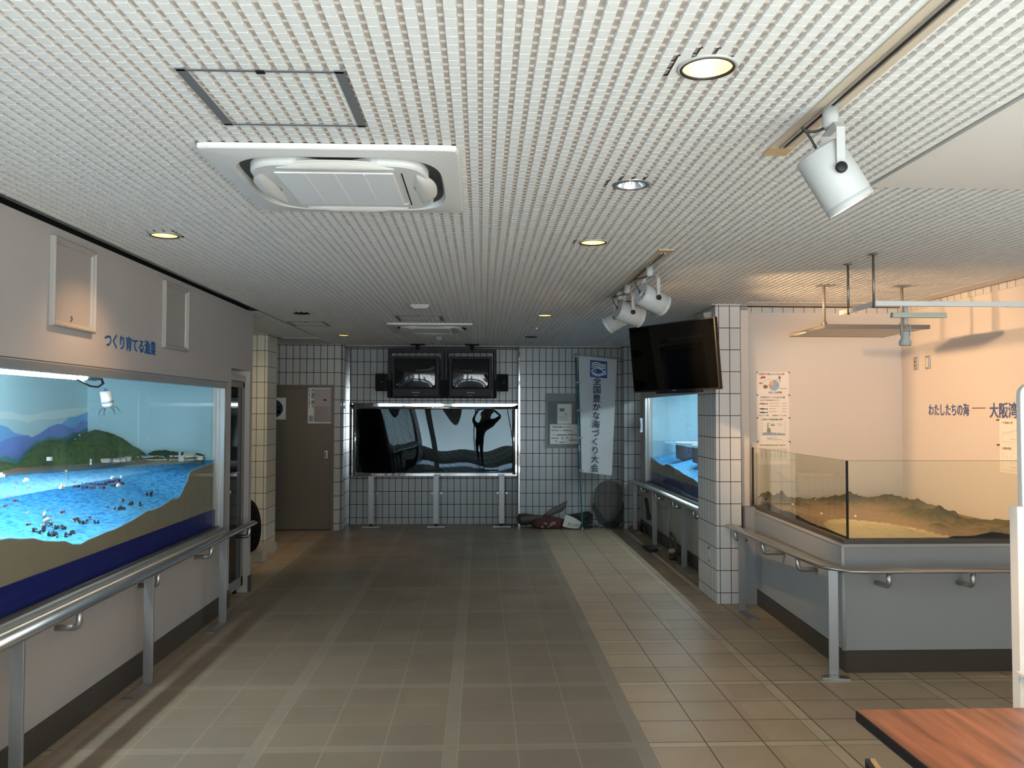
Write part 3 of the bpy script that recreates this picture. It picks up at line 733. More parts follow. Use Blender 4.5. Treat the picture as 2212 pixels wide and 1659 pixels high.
def spot(px, y, aim, label, energy, cable=1, L=.205, r=.076, on=True, drop=.215, cone=66):
    """cylindrical spotlight hanging from the track by a forked arm"""
    p0 = Vector((px, y, HC-.006)); a = Vector(aim).normalized(); side = a.cross(Vector((0, 0, 1))).normalized()
    # pivot
    c0 = p0+Vector((0, 0, -drop))+Vector((a.x, a.y, 0))*.01
    t = thing('track_spotlight', p0, label, 'spotlight', 'white track spotlights')
    B().lathe([(0, 0), (.025, 0), (.025, -.062), (.02, -.066), (0, -.066)], 20, Matrix.Translation(p0)).build('adapter', M_WHITE2, t)
    # fork
    top = p0+Vector((0, 0, -.066)); b = B(); hw = r+.008
    pts = [c0+side*hw, c0+side*hw+Vector((0, 0, drop-.066-.022)), c0+side*(hw-.018)+Vector((0, 0, drop-.068)), c0-side*(hw-.018)+Vector((0, 0, drop-.068)), c0-side*hw+Vector((0, 0, drop-.066-.022)), c0-side*hw]
    dxy = Vector((a.x, a.y, 0)).normalized()
    b.sweep(pts, [(.0125, .0018), (-.0125, .0018), (-.0125, -.0018), (.0125, -.0018)], up=side, smooth=False)
    b.build('fork', M_WHITE2, t)
    q_ = a.to_track_quat('Z', 'Y').to_matrix().to_4x4(); mt = Matrix.Translation(c0) @ q_
    f0, f1 = -L*.45, L*.55
    B().lathe([(r-.003, f0+.004), (r, f0+.007), (r, f1-.024), (r-.0012, f1-.023), (r-.0012, f1-.021), (r, f1-.020), (r, f1-.004), (r-.003, f1), (r-.008, f1-.002), (r-.010, f1-.02), (r-.012, f0+.02), (r-.012, f0+.004)], 40, mt, close=True).build('barrel', M_WHITE, t)
    b = B(); n = 12
    ring = [(r-.010)*1.0, (r-.030), .012]
    b.lathe([(r-.002, f0+.006), (r-.012, f0), (r-.018, f0), (r-.018, f0+.006)], 40, mt, close=True)
    for k in range(n):
        an = 2*PI*k/n; m2 = mt @ Matrix.Rotation(an, 4, 'Z')
        b.box((.018, -.0075, f0+.001), (r-.014, .0075, f0+.006), m2)
    b.lathe([(0, f0), (.024, f0), (.024, f0+.006), (0, f0+.006)], 20, mt); b.build('vented_back', M_WHITE, t)
    B().lathe([(0, f0+.02), (r-.014, f0+.02), (r-.014, f0+.024), (0, f0+.024)], 24, mt).build('inner_disc', mat('grey_inner_disc', (.25, .24, .22), .6), t)
    for sgn in (1, -1):
        mk = Matrix.Translation(c0+side*sgn*(hw+.001)) @ (side*sgn).to_track_quat('Z', 'Y').to_matrix().to_4x4()
        B().lathe([(0, 0), (.0175, 0), (.0175, .008), (.014, .011), (0, .011)], 20, mk).build('knob', M_BLACK, t)
    B().lathe([(0, f1-.005), (r-.012, f1-.005), (r-.012, f1-.009), (0, f1-.009)], 32, mt).build('lamp_face', mat('glowing_lamp_face', (1, .8, .6), .3, emit=(1, .66, .36), estr=14 if on else 0), t)
    bk = c0+a*(f0+.004)
    cs = p0+Vector((0, 0, -.060))
    out_ = (-dxy*.09+side*(.03*cable))
    pts = []
    P0, P1, P2, P3 = cs-dxy*.015, cs-dxy*.10+Vector((0, 0, -.055)), bk-a*.05+Vector((0, 0, .115))-dxy*.05, bk
    for i in range(19):
        s_ = i/18; pts.append(P0*(1-s_)**3+P1*3*s_*(1-s_)**2+P2*3*s_*s_*(1-s_)+P3*s_**3)
    B().tube(pts, .0042, 8).build('cable', M_RUBBER, t)
    if on:
        lp = c0+a*(f1+.004)
        lamp('spotlight_beam', 'SPOT', lp, energy, WARM, lp+a, spot_size=math.radians(cone), spot_blend=.5, shadow_soft_size=.035)
    return t
spot(1.105, 2.56, (.50, -.06, -.86), 'large white track spotlight nearest the camera, glowing at its lower rim', 150)
spot(1.118, 5.44, (.78, .34, -.33), 'white track spotlight on the far track, front one of three', 190, cone=84)
spot(1.112, 6.25, (.80, .18, -.27), 'white track spotlight on the far track, middle one of three', 165, cone=72)
spot(1.110, 6.60, (-.62, .30, -.38), 'white track spotlight on the far track turned to the left, hindmost of three', 8)

# ------------------------------------------------------------------ left wall: moulded frames and lettering
def wall_frame(y0, y1, z0, z1, label):
    t = thing('picture_frame', (XL, (y0+y1)/2, z0), label, 'picture frame', 'empty moulded frames on the left wall')
    prof = [(0, 0), (0, .022), (.006, .028), (.014, .028), (.02, .020), (.028, .016), (.032, .006), (.036, 0)]
    pts = [(y0, z0), (y1, z0), (y1, z1), (y0, z1)]; cy, cz = (y0+y1)/2, (z0+z1)/2
    b = B(); V = []
    for py, pz in pts:
        sy, sz = (1 if py < cy else -1), (1 if pz < cz else -1)
        V.append([b.bm.verts.new((XL+.0015+h_, py+sy*d_, pz+sz*d_)) for d_, h_ in prof])
    for i in range(4):
        a, c = V[i], V[(i+1) % 4]
        for j in range(len(prof)-1): b.bm.faces.new((a[j], a[j+1], c[j+1], c[j]))
    b.build('moulding', mat('beige_frame_moulding', (.36, .335, .31), .4), t)
    B().box((XL+.0015, y0+.03, z0+.03), (XL+.005, y1-.03, z1-.03)).build('blank_panel', mat('blank_wall_panel', (.37, .335, .31), .5), t)
    return t
t = wall_frame(4.285, 4.755, 2.145, 2.607, 'empty square moulded frame nearest the camera, under the lit downlight patch')
B().tube([(XL+.006, 4.50, 2.185), (XL+.012, 4.505, 2.195), (XL+.010, 4.507, 2.21), (XL+.007, 4.502, 2.215)], .0022, 6).build('hook', M_BLACK, t)
wall_frame(5.775, 6.24, 2.148, 2.612, 'empty square moulded frame farther along, right of the blue lettering')
o = text('cut_lettering', 'つくり育てる漁業', M_LET, (XL+.002, 4.912, 2.093), (0, 1, 0), (0, 0, 1), .094, bold=.014, xs=1.02, depth=.003)
tag(o, 'blue Japanese lettering on the left wall between the two empty frames', 'lettering')

# ------------------------------------------------------------------ display windows
def display_window(side, X, y0, y1, label, label_d):
    """side: -1 left wall, +1 right wall (n points out of the wall into the hall)"""
    n = -side
    t = thing('display_window', (X, (y0+y1)/2, WZ0), label, 'display window', 'glazed wall displays')
    b = B(); o1, o2 = sorted((X+n*.012, X-n*.048))
    b.box((o1, y0-.01, WZ1-.01), (o2, y1+.01, WZ1+.035)); b.box((o1, y0-.01, WZ0-.02), (o2, y1+.01, WZ0+.008))
    b.box((o1, y0-.012, WZ0), (o2, y0+.03, WZ1)); b.box((o1, y1-.03, WZ0), (o2, y1+.012, WZ1))
    b.box((min(X-n*.028, X-n*.048), y1-.055, WZ0), (max(X-n*.028, X-n*.048), y1-.03, WZ1))
    b.build('frame', mat('grey_aluminium_frame', (.42, .42, .41), .35, metal=.6), t)
    B().box((min(X, X+n*.035), y0-.05, WZ0-.052), (max(X, X+n*.035), y1+.02, WZ0-.022), bev=.004).build('sill', mat('cream_sill', (.58, .53, .45), .4), t)
    B().box((min(X-n*.02, X-n*.046), y0, WZ0), (max(X-n*.02, X-n*.05), y1, WZ0+.022)).build('glass_track', mat('dark_bronze_track', (.07, .06, .05), .4), t)
    g = B(); xg = X-n*.035
    g.face([(xg, y0+.02, WZ0+.01), (xg, y1-.03, WZ0+.01), (xg, y1-.03, WZ1), (xg, y0+.02, WZ1)]); g.build('glass_pane', M_GLASS, t)
    return t
display_window(-1, XL, W0, W1, 'long glazed display window in the left wall showing a painted coast', '')
display_window(1, XR, R0, R1, 'glazed display window in the right wall under the flat television', '')

M_SKY = mat('painted_pale_blue_backdrop', (.52, .76, .82), .75, noise=.05, nscale=2)
M_SKYW = mat('pale_blue_side_panel', (.46, .70, .78), .75)
M_CASEW = mat('white_case_lining', (.75, .76, .74), .6)
def sea_mat():
    m = mat('painted_rippled_sea', (.05, .32, .70), .7); nb = NB(m); P, N, g = nb.pos(); T = m.node_tree; b = T.nodes['Principled BSDF']
    mp = T.nodes.new('ShaderNodeMapping'); mp.inputs['Scale'].default_value = (26, 16, 60); T.links.new(g.outputs['Position'], mp.inputs[0])
    n1 = nb.noise(mp.outputs[0], 1.3, 6); n2 = nb.noise(g.outputs['Position'], 2.2, 3)
    r = T.nodes.new('ShaderNodeValToRGB'); T.links.new(n1, r.inputs[0])
    e = r.color_ramp.elements; e[0].position = .34; e[0].color = (.025, .22, .62, 1); e[1].position = .62; e[1].color = (.15, .60, .95, 1)
    x = r.color_ramp.elements.new(.46); x.color = (.07, .44, .90, 1)
    T.links.new(nb.mix(nb.m('MULTIPLY', nb.m('SUBTRACT', n2, .40), 1.6), r.outputs[0], (.24, .72, .97)), b.inputs['Base Color'])
    T.links.new(nb.bump(n1, .6, .02), b.inputs['Normal'])
    return m
M_SEA = sea_mat()
m_surf = bpy.data.materials.new('clear_blue_water_sheet'); m_surf.use_nodes = True; T = m_surf.node_tree; T.nodes.clear()
o_ = T.nodes.new('ShaderNodeOutputMaterial'); mx = T.nodes.new('ShaderNodeMixShader'); mx.inputs[0].default_value = .26
tr = T.nodes.new('ShaderNodeBsdfTransparent'); tr.inputs[0].default_value = (.86, .95, 1, 1); df = T.nodes.new('ShaderNodeBsdfDiffuse'); df.inputs[0].default_value = (.30, .60, .80, 1)
T.links.new(tr.outputs[0], mx.inputs[1]); T.links.new(df.outputs[0], mx.inputs[2]); T.links.new(mx.outputs[0], o_.inputs[0])
M_HILL = mat('dark_green_flocked_hill', (.060, .105, .035), .95, noise=.75, nscale=26, bump=1.0)
M_HILL2 = mat('darker_green_hill', (.040, .075, .032), .95, noise=.7, nscale=30, bump=1.0)
M_BEACH = mat('sandy_shore', (.46, .34, .19), .9, noise=.15, nscale=40)
M_ROCK = mat('brown_shore_rock', (.22, .14, .085), .9, noise=.35, nscale=30)

XS, ZS = -3.36, 1.29          # painted backdrop plane, water level
XF = -2.275                   # front board behind the glass
dio = thing('coast_diorama', (XL-.6, 4.6, .72), 'lit model of a bay with green hills behind the left display window', 'diorama')
b = B(); b.box((XS-.03, W0-.1, .6), (XS, W1+.06, 2.12)); b.build('painted_sky', M_SKY, dio)
b = B(); b.box((XS, W1+.01, .6), (XL-.1, W1+.03, 2.12)); b.box((XS, W0-.1, .6), (XL-.1, W0-.08, 2.12)); b.build('side_panel', M_SKYW, dio)
B().box((XS, W0-.1, 2.10), (XL-.1, W1+.03, 2.12)).build('case_ceiling', M_CASEW, dio)
B().box((XL-.098, W1-.016, .72), (XL-.052, W1+.009, 1.92)).build('edge_batten', mat('cream_batten', (.62, .60, .52), .5), dio)
# wall painting: layered mountains and cloud
def mural(name, pts, m, off, close):
    poly = [at(px, py, X=XS) for px, py in pts]
    poly = [Vector((XS+off, p.y, p.z)) for p in poly]
    lo = 1.2
    bm_ = B()
    if close: bm_.grid([[Vector((XS+off, p.y, lo)) for p in poly], poly], smooth=False)
    else: bm_.face(poly); bmesh.ops.triangulate(bm_.bm, faces=bm_.bm.faces, ngon_method='EAR_CLIP')
    return bm_.build(name, m, dio)
mural('painted_cloud', [(-60, 905), (-20, 893), (10, 888), (30, 890), (45, 897), (75, 895), (105, 888), (140, 884), (175, 880), (203, 884), (180, 893), (150, 900), (110, 906), (80, 905), (60, 914), (45, 908), (10, 904), (-30, 912)], mat('painted_white_cloud', (.70, .85, .87), .8), .002, False)
mural('painted_far_mountain', [(-90, 950), (-45, 930), (0, 918), (14, 922), (30, 935), (52, 940), (70, 946), (100, 935), (133, 916), (147, 902), (165, 900), (185, 891), (207, 884)], mat('painted_sky_blue_mountain', (.20, .46, .80), .8), .004, True)
mural('painted_violet_mountain', [(-90, 975), (-40, 962), (0, 954), (15, 948), (28, 943), (45, 942), (58, 940), (67, 945), (85, 936), (105, 922), (122, 916), (135, 916), (148, 924), (160, 924), (170, 913), (180, 907), (190, 912), (207, 914)], mat('painted_violet_blue_mountain', (.19, .30, .70), .8, noise=.18, nscale=5), .006, True)
mural('painted_teal_ridge', [(-90, 990), (-40, 985), (0, 988), (12, 983), (25, 991), (38, 992), (52, 977), (66, 962), (78, 952), (90, 952), (102, 942), (115, 945), (130, 945), (142, 942), (155, 934), (168, 934), (178, 927), (190, 922), (207, 922)], mat('painted_teal_hill', (.10, .29, .32), .8, noise=.2, nscale=8), .008, True)
# land: from the shore line up to a ridge beside the walls
def hill(name, ridge, shore_y, m, beach, bulge=.75, nstep=12, zs=ZS):
    rows = []; rows_b = []
    cols = []
    for k in range(len(ridge)-1):
        (xa, ya), (xb_, yb_) = ridge[k], ridge[k+1]; nn = max(2, int(abs(xb_-xa)/3))
        for i in range(nn): s_ = i/nn; cols.append((xa+(xb_-xa)*s_, ya+(yb_-ya)*s_))
    cols.append(ridge[-1])
    def lerp_y(x):
        for (xa, ya), (xb_, yb_) in zip(shore_y, shore_y[1:]):
            if xa <= x <= xb_: return ya+(yb_-ya)*(x-xa)/(xb_-xa)
        return shore_y[0][1] if x < shore_y[0][0] else shore_y[-1][1]
    shore = []
    for px, py in cols:
        S = at(px, lerp_y(px), Z=zs)
        if S.y > W1-.22: S = at(px, lerp_y(px), Y=W1-.22)
        if S.x < XS+.15: S = at(px, lerp_y(px), X=XS+.15)
        S.x = min(S.x, -2.36)
        zs_ = S.z; Rw = at(px, py, X=XS+.10); Re = at(px, py, Y=W1-.08)
        R_ = Rw if Rw.y < Re.y else Re
        if (R_-S).dot(Vector((S.x, S.y, 0))) < 0: R_ = Vector((S.x*1.01, S.y*1.01, R_.z))
        R_.x = min(R_.x, -2.34)
        r = []
        for i in range(nstep+1):
            s_ = i/nstep; base = S.lerp(R_, s_)
            z = zs_+(R_.z-zs_)*(math.sin(s_*PI/2)**bulge)
            jx = 0 if i in (0,) else random.uniform(-.006, .006)
            r.append(Vector((base.x+jx, base.y+jx, z+(0 if i in (0,) else random.uniform(-.004, .004)))))
        r.append(Vector((r[-1].x*1.02, min(W1, r[-1].y*1.015), zs-.1)))
        r[-1].x = max(r[-1].x, XS+.012)
        rows.append(r); shore.append(S)
    bm_ = B(); bm_.grid(rows); o = bm_.build(name, m, dio)
    if beach:
        f_ = []
        for S in shore:
            d_ = Vector((S.x, S.y, 0)).normalized()
            f_.append([S-d_*.06+Vector((0, 0, -.035)), S-d_*.03+Vector((0, 0, .004)), S+d_*.04+Vector((0, 0, .014))])
        bm_ = B(); bm_.grid(f_); bm_.build(beach[0], beach[1], dio)
    return o
hill('wooded_headland', [(-70, 1000), (-30, 992), (0, 996), (20, 1000), (38, 1003)], [(-70, 1030), (0, 1021), (38, 1014)], M_HILL, ('rocky_shore', M_ROCK))
hill('wooded_hill', [(36, 1003), (48, 995), (60, 981), (72, 968), (85, 959), (98, 953), (110, 951), (130, 951), (152, 953), (160, 948), (172, 940), (190, 933), (205, 928), (216, 930), (230, 933), (245, 938), (262, 946), (276, 955), (288, 964), (300, 970), (308, 976), (316, 985)], [(36, 1014), (100, 1009), (150, 1007), (205, 1003), (260, 997), (316, 992)], M_HILL, ('rocky_shore', M_ROCK), bulge=.8)
hill('wooded_ridge', [(318, 986), (324, 978), (332, 974), (345, 973), (357, 972), (370, 975), (380, 977), (397, 977), (420, 978), (440, 982), (452, 985), (464, 989)], [(318, 992), (464, 990)], M_HILL2, None, bulge=.9)
hill('sandy_beach', [(205, 1001), (260, 993), (320, 990), (380, 990), (462, 989)], [(205, 1010), (225, 1005), (260, 1000), (320, 997), (365, 996), (462, 992)], M_BEACH, None, nstep=3)
# front board cut to the shape of the sea bed, and the sea behind it
cut = [(-260, 1230), (-200, 1205), (-120, 1183), (-60, 1172), (0, 1168), (20, 1164), (45, 1166), (72, 1164), (95, 1170), (125, 1171), (140, 1170), (158, 1177), (175, 1177), (190, 1168), (210, 1160), (232, 1150), (245, 1146), (258, 1140), (290, 1123), (320, 1104), (330, 1103), (350, 1094), (374, 1078), (381, 1079), (387, 1076), (394, 1064), (400, 1050), (406, 1038), (409, 1024), (415, 1018), (428, 1012), (447, 1006), (460, 1001), (466, 992), (472, 989)]
CUT = [at(px, py, X=XF) for px, py in cut]
CUT = [Vector((XF, W0-.05, CUT[0].z+.12))]+CUT
CUT[-1].y = W1
CUT = [p for p in CUT if p.y <= W1+.001]
b = B()
for p, q_ in zip(CUT, CUT[1:]):
    b.box_ = None
    a_, c_ = Vector((XF, p.y, .86)), Vector((XF, q_.y, .86))
    for dx in (0, -.012):
        b.face([a_+Vector((dx, 0, 0)), c_+Vector((dx, 0, 0)), q_+Vector((dx, 0, 0)), p+Vector((dx, 0, 0))])
    b.face([p, q_, q_+Vector((-.012, 0, 0)), p+Vector((-.012, 0, 0))])
bmesh.ops.remove_doubles(b.bm, verts=b.bm.verts, dist=1e-5); b.build('sea_bed_board', M_SAND, dio)
b = B(); b.sweep([p+Vector((-.006, 0, .002)) for p in CUT], ell(.006, .006, 6), up=Vector((1, 0, 0))); b.build('light_blue_edging', mat('light_blue_edging', (.25, .58, .85), .5), dio)
B().box((XF-.01, W0-.05, .715), (XF+.012, W1-.004, .872)).build('blue_band', M_BLUE, dio)
def cut_z(y):
    for p, q_ in zip(CUT, CUT[1:]):
        if p.y <= y <= q_.y: return p.z+(q_.z-p.z)*(y-p.y)/(q_.y-p.y+1e-9)
    return CUT[-1].z
def bed(y, s_):
    """height of the painted sea floor; s_: 0 front .. 1 shore"""
    z0 = cut_z(y)-.01
    return z0+(ZS-.02-z0)*(s_**1.25)
rows = []
for i in range(90):
    y = W0+.05+(W1-W0-.05)*i/89
    xb_ = min(-2.40, max(XS+.02, -3.34+max(0, y-5.4)*.5))
    rows.append([(XF-.014+(xb_-XF)*s_/14, y, bed(y, s_/14)+random.uniform(-.003, .003)) for s_ in range(15)])
b = B(); b.grid(rows); b.build('painted_sea', M_SEA, dio)
b = B(); b.face([(XF-.014, W0+.05, ZS), (XF-.014, W1, ZS), (XS, W1, ZS), (XS, W0+.05, ZS)]); b.build('water_sheet', m_surf, dio)
# houses on the shore, lighthouse, boats
M_HW = mat('white_model_paint', (.72, .72, .66), .6); M_HO = mat('orange_model_roof', (.62, .22, .10), .6); M_HB = mat('blue_grey_model_roof', (.30, .42, .52), .6); M_HC = mat('cream_model_roof', (.66, .62, .44), .6)
def house(px, py, wp, hp, roof, name='model_house', wall=M_HW):
    p = at(px, py, Z=ZS+.016)
    if p.y > W1-.20: p = at(px, py, Y=W1-.20)
    k = p.y/F; w_, h_ = wp*k*.9, hp*k
    b = B(); b.box((p.x-w_/2, p.y, p.z-.01), (p.x+w_/2, p.y+w_*.7, p.z+h_*.6), mi=0)
    b.prism([(p.x-w_*.55, p.y-.004, p.z+h_*.58), (p.x-w_*.55, p.y+w_*.74, p.z+h_*.58), (p.x-w_*.55, p.y+w_*.35, p.z+h_)], (w_*1.1, 0, 0), mi=1)
    return b.build(name, [wall, roof], dio)
for px, py, wp, hp, r in [(226, 997, 20, 6, M_HW), (249, 996, 12, 6, M_HB), (255, 996, 7, 7, M_HO), (265, 995, 12, 7, M_HB), (275, 994, 13, 7, M_HW), (281, 993, 8, 8, M_HO), (292, 993, 13, 7, M_HB), (300, 993, 9, 8, M_HW), (310, 992, 11, 7, M_HB), (321, 992, 8, 8, M_HB), (328, 992, 8, 7, M_HC), (338, 992, 9, 8, M_HO), (347, 992, 10, 7, M_HB), (355, 992, 12, 6, M_HW), (369, 992, 9, 8, M_HW), (374, 992, 7, 8, M_HO), (381, 991, 7, 7, M_HW), (425, 991, 8, 7, M_HW), (433, 991, 10, 6, M_HW)]:
    house(px, py, wp, hp, r)
house(407, 993, 24, 15, M_HC, 'model_warehouse'); house(391, 994, 12, 10, M_HW, 'model_harbour_building')
p = at(388, 992, Y=W1-.22); B().lathe([(.010, 0), (.010, .06), (0, .06)], 12, Matrix.Translation(p)).build('model_silo', M_HW, dio)
p = at(196, 1004, Z=ZS+.02); B().lathe([(.008, 0), (.006, .034), (.008, .036), (.006, .042), (0, .046)], 12, Matrix.Translation(p)).build('model_lighthouse', M_HW, dio)
p = at(107, 992, X=-3.02); B().box((p.x-.014, p.y-.014, p.z-.01), (p.x+.014, p.y+.014, p.z+.016)).build('model_house', M_HW, dio)
for px, py in ((162, 949), (198, 931), (172, 940)):
    p = at(px, py, X=XS+.12); B().ico(p, .008, 1).build('model_house', M_HW, dio)
def boat(px, py, L_, label_col=M_HW):
    L_ *= .68
    p = at(px, py, Z=ZS+.002); b = B()
    b.prism([(p.x-L_*.16, p.y-L_*.5, p.z), (p.x+L_*.16, p.y-L_*.5, p.z), (p.x+L_*.18, p.y+L_*.2, p.z), (p.x, p.y+L_*.55, p.z+.004), (p.x-L_*.18, p.y+L_*.2, p.z)], (0, 0, L_*.22))
    b.box((p.x-L_*.09, p.y-L_*.3, p.z+L_*.2), (p.x+L_*.09, p.y+.0, p.z+L_*.45)); return b.build('model_boat', label_col, dio)
for px, py, L_ in ((4, 1031, .10), (57, 1040, .075), (135, 1055, .075), (243, 1034, .055), (256, 1050, .055), (262, 1032, .04)): boat(px, py, L_)
p = at(143, 1018, Z=ZS); B().tube([(p.x, p.y, p.z-.12), (p.x, p.y, p.z+.0)], .003, 6).ico(p, .012, 1).build('model_buoy', mat('yellow_model_paint', (.62, .55, .22), .5), dio)
M_RAFT = mat('dark_purple_raft', (.05, .03, .07), .7); M_RED = mat('red_model_fish', (.40, .02, .05), .5)
for px, py in ((158, 1040), (172, 1042), (190, 1042), (165, 1049), (183, 1051), (207, 1045), (201, 1052), (220, 1052), (223, 1044), (232, 1040), (241, 1039), (246, 1047), (253, 1036), (257, 1042), (262, 1043), (352, 1004), (362, 1005), (374, 1006)):
    p = at(px, py, Z=ZS-.03)
    if p.x > -2.33: p = at(px, py, X=-2.33)
    b = B(); m4 = Matrix.Translation(p) @ Matrix.Rotation(random.uniform(-.4, .4), 4, 'Z')
    b.box((-.016, -.012, -.012), (.016, .012, .003), m4); b.build('model_net_pen', M_RAFT, dio)
def bed_at(px, py):
    """where the line of sight first meets the painted sea floor"""
    d_ = ray(px, py); o0 = Vector((0, 0, H)); t_ = (XF-.02)/d_.x
    for k in range(400):
        p = o0+d_*t_
        y = p.y; xb_ = min(-2.40, max(XS+.02, -3.34+max(0, y-5.4)*.5)); s_ = (p.x-XF)/(xb_-XF)
        if s_ >= 0 and p.z <= bed(y, min(1, s_)): return p
        t_ += .004/abs(d_.x)
    return p
def fish(px, py, L_, m, name='model_fish', rx=None):
    p = bed_at(px, py)+Vector((.015, -.01, .02)); m4 = Matrix.Translation(p) @ Matrix.Rotation(random.uniform(-.6, .6) if rx is None else rx, 4, 'X') @ Matrix.Rotation(random.uniform(-.5, .5), 4, 'Z')
    b = B(); b.ico((0, 0, 0), L_*.5, 1, (.28, 1, .45), mtx=Matrix()); b.prism([(0, L_*.42, 0), (0, L_*.72, L_*.22), (0, L_*.66, 0), (0, L_*.72, -L_*.22)], (.003, 0, 0)); b.xf(m4)
    return b.build(name, m, dio)
for px, py, L_ in ((16, 1079, .036), (29, 1088, .036), (7, 1099, .026), (130, 1113, .042), (56, 1140, .036), (230, 1101, .028), (100, 1109, .02), (31, 1049, .04), (28, 1060, .03), (57, 1060, .03)): fish(px, py, L_, M_RED)
for px, py, L_ in ((349, 1014, .03), (360, 1020, .025)): fish(px, py, L_, M_RAFT)
for px, py, L_ in ((55, 1115, .045), (92, 1117, .09), (97, 1130, .08), (86, 1142, .04)): fish(px, py, L_, mat('ivory_model_fish', (.70, .68, .55), .5), 'model_squid', .12)
M_RK1 = mat('dark_model_rock', (.035, .03, .04), .8); M_RK2 = mat('pale_model_rock', (.50, .56, .58), .8)
for px, py, n_ in ((320, 1068, 9), (258, 1082, 5), (280, 1090, 9), (304, 1095, 9), (247, 1101, 6), (260, 1100, 6), (158, 1125, 8), (168, 1128, 6), (182, 1129, 7), (192, 1125, 7), (205, 1131, 6), (95, 1140, 8), (108, 1137, 9), (120, 1140, 8), (135, 1143, 8), (73, 1149, 6), (83, 1151, 7), (108, 1155, 11), (120, 1157, 6), (145, 1156, 9), (155, 1154, 8), (92, 1148, 7)):
    b = B()
    for k in range(n_):
        p = bed_at(px+random.uniform(-7, 7), py+random.uniform(-3, 3))
        d_ = random.random() < .55
        b.ico(p+Vector((.008, 0, .006)), random.uniform(.005, .011), 1, (.8, 1, random.uniform(1.2, 2.2) if d_ else .5), .35, mi=0 if d_ else 1)
    b.build('model_reef', [M_RK1, M_RK2], dio)
# fluorescent tube and a clear bottle craft hanging in the case
M_TUBE = mat('glowing_fluorescent_tube', (1, 1, 1), .4, emit=(.80, .95, 1.0), estr=150)
t = thing('fluorescent_lamp', (-2.52, 4.3, 1.94), 'glowing fluorescent tube along the top of the left display', 'lamp', 'fluorescent tubes in the displays')
B().tube([(-2.44, 3.05, 1.921), (-2.44, 5.19, 1.921)], .023, 16).build('tube', M_TUBE, t)
B().box((-2.465, 3.0, 1.945), (-2.415, 5.36, 1.98)).build('fitting', M_CASEW, t)
B().tube([(-2.44, 5.19, 1.921), (-2.44, 5.33, 1.918)], .021, 14).tube([(-2.44, 5.33, 1.918), (-2.44, 5.40, 1.922)], .017, 12).build('end_cap', M_STEEL, t)
B().tube([(-2.43, 5.395, 1.922), (-2.42, 5.40, 1.885), (-2.42, 5.33, 1.86), (-2.42, 5.23, 1.863), (-2.43, 5.12, 1.89), (-2.435, 5.05, 1.912)], .006, 8).build('cable', M_RUBBER, t)
t = thing('bottle_craft', (-2.42, 5.55, 1.82), 'small white bottle craft with wire legs hanging below the tube end', 'ornament')
mt = Matrix.Translation((-2.42, 5.455, 1.79)) @ Matrix.Rotation(.22, 4, 'X') @ Matrix.Rotation(-.1, 4, 'Y')
B().lathe([(0, .05), (.03, .05), (.035, .042), (.034, -.02), (.037, -.03), (.034, -.045), (.026, -.055), (0, -.056)], 20, mt).build('bottle', M_HW, t)
B().lathe([(.0355, -.012), (.0362, -.012), (.0375, -.028), (.0365, -.028)], 20, mt, close=True).build('grey_band', mat('grey_band', (.35, .37, .40), .5), t)
B().lathe([(0, .066), (.008, .066), (.008, .05), (0, .05)], 12, mt).build('blue_cap', mat('blue_cap', (.05, .16, .55), .4), t)
for k in range(6):
    a_ = 2*PI*k/6+.4; B().tube([mt @ Vector((.02*math.cos(a_), .02*math.sin(a_), -.05)), mt @ Vector((.05*math.cos(a_), .05*math.sin(a_), -.07)), mt @ Vector((.065*math.cos(a_), .065*math.sin(a_), -.10))], .0015, 5).build('wire_leg', M_BLACK, t)
B().tube([(-2.42, 5.448, 1.855), (-2.45, 5.46, 1.93), (-2.43, 5.43, 1.93)], .0012, 5).build('thread', M_HW, t)

# right display: open sea with net pens, seen at a slant
d2 = thing('sea_diorama', (XR+.6, 9.9, .72), 'lit model of open sea with two net cages behind the right display window', 'diorama')
XB2 = XR+.95
b = B(); b.box((XB2, R0, .6), (XB2+.02, R1+.03, 2.12)); b.build('painted_sky', mat('painted_clear_sky', (.25, .53, .66), .75, noise=.04, nscale=2), d2)
b = B(); b.box((XR+.1, R1+.01, .6), (XB2, R1+.03, 2.12)); b.box((XR+.1, R0-.03, .6), (XB2, R0-.01, 2.12)); b.build('side_panel', M_SKYW, d2)
B().box((XR+.1, R0, 2.10), (XB2, R1+.03, 2.12)).build('case_ceiling', M_CASEW, d2)
XF2 = XR+.075
cut2 = [(1400, 984), (1408, 990), (1418, 997), (1424, 1002), (1433, 1006), (1440, 1003), (1448, 1006), (1458, 1013), (1468, 1018), (1475, 1024), (1488, 1031), (1497, 1035), (1507, 1043), (1530, 1062), (1560, 1092)]
CU2 = [at(px, py, X=XF2) for px, py in cut2]; CU2 = [Vector((XF2, R1, CU2[0].z))]+[p for p in CU2 if p.y < R1-.01]; CU2.append(Vector((XF2, R0, CU2[-1].z-.02)))
b = B()
for p, q_ in zip(CU2, CU2[1:]):
    b.face([(XF2, p.y, .86), (XF2, q_.y, .86), q_, p]); b.face([p, q_, q_+Vector((.012, 0, 0)), p+Vector((.012, 0, 0))]); b.face([(XF2+.012, p.y, .86), (XF2+.012, q_.y, .86), q_+Vector((.012, 0, 0)), p+Vector((.012, 0, 0))])
bmesh.ops.remove_doubles(b.bm, verts=b.bm.verts, dist=1e-5); b.build('sea_bed_board', M_SAND, d2)
b = B(); b.sweep([p+Vector((.006, 0, .002)) for p in CU2], ell(.007, .007, 6), up=Vector((1, 0, 0))); b.build('light_blue_edging', mat('light_blue_edging', (.25, .58, .85), .5), d2)
B().box((XF2-.012, R0, .715), (XF2+.01, R1-.004, .872)).build('blue_band', M_BLUE, d2)
rows = []
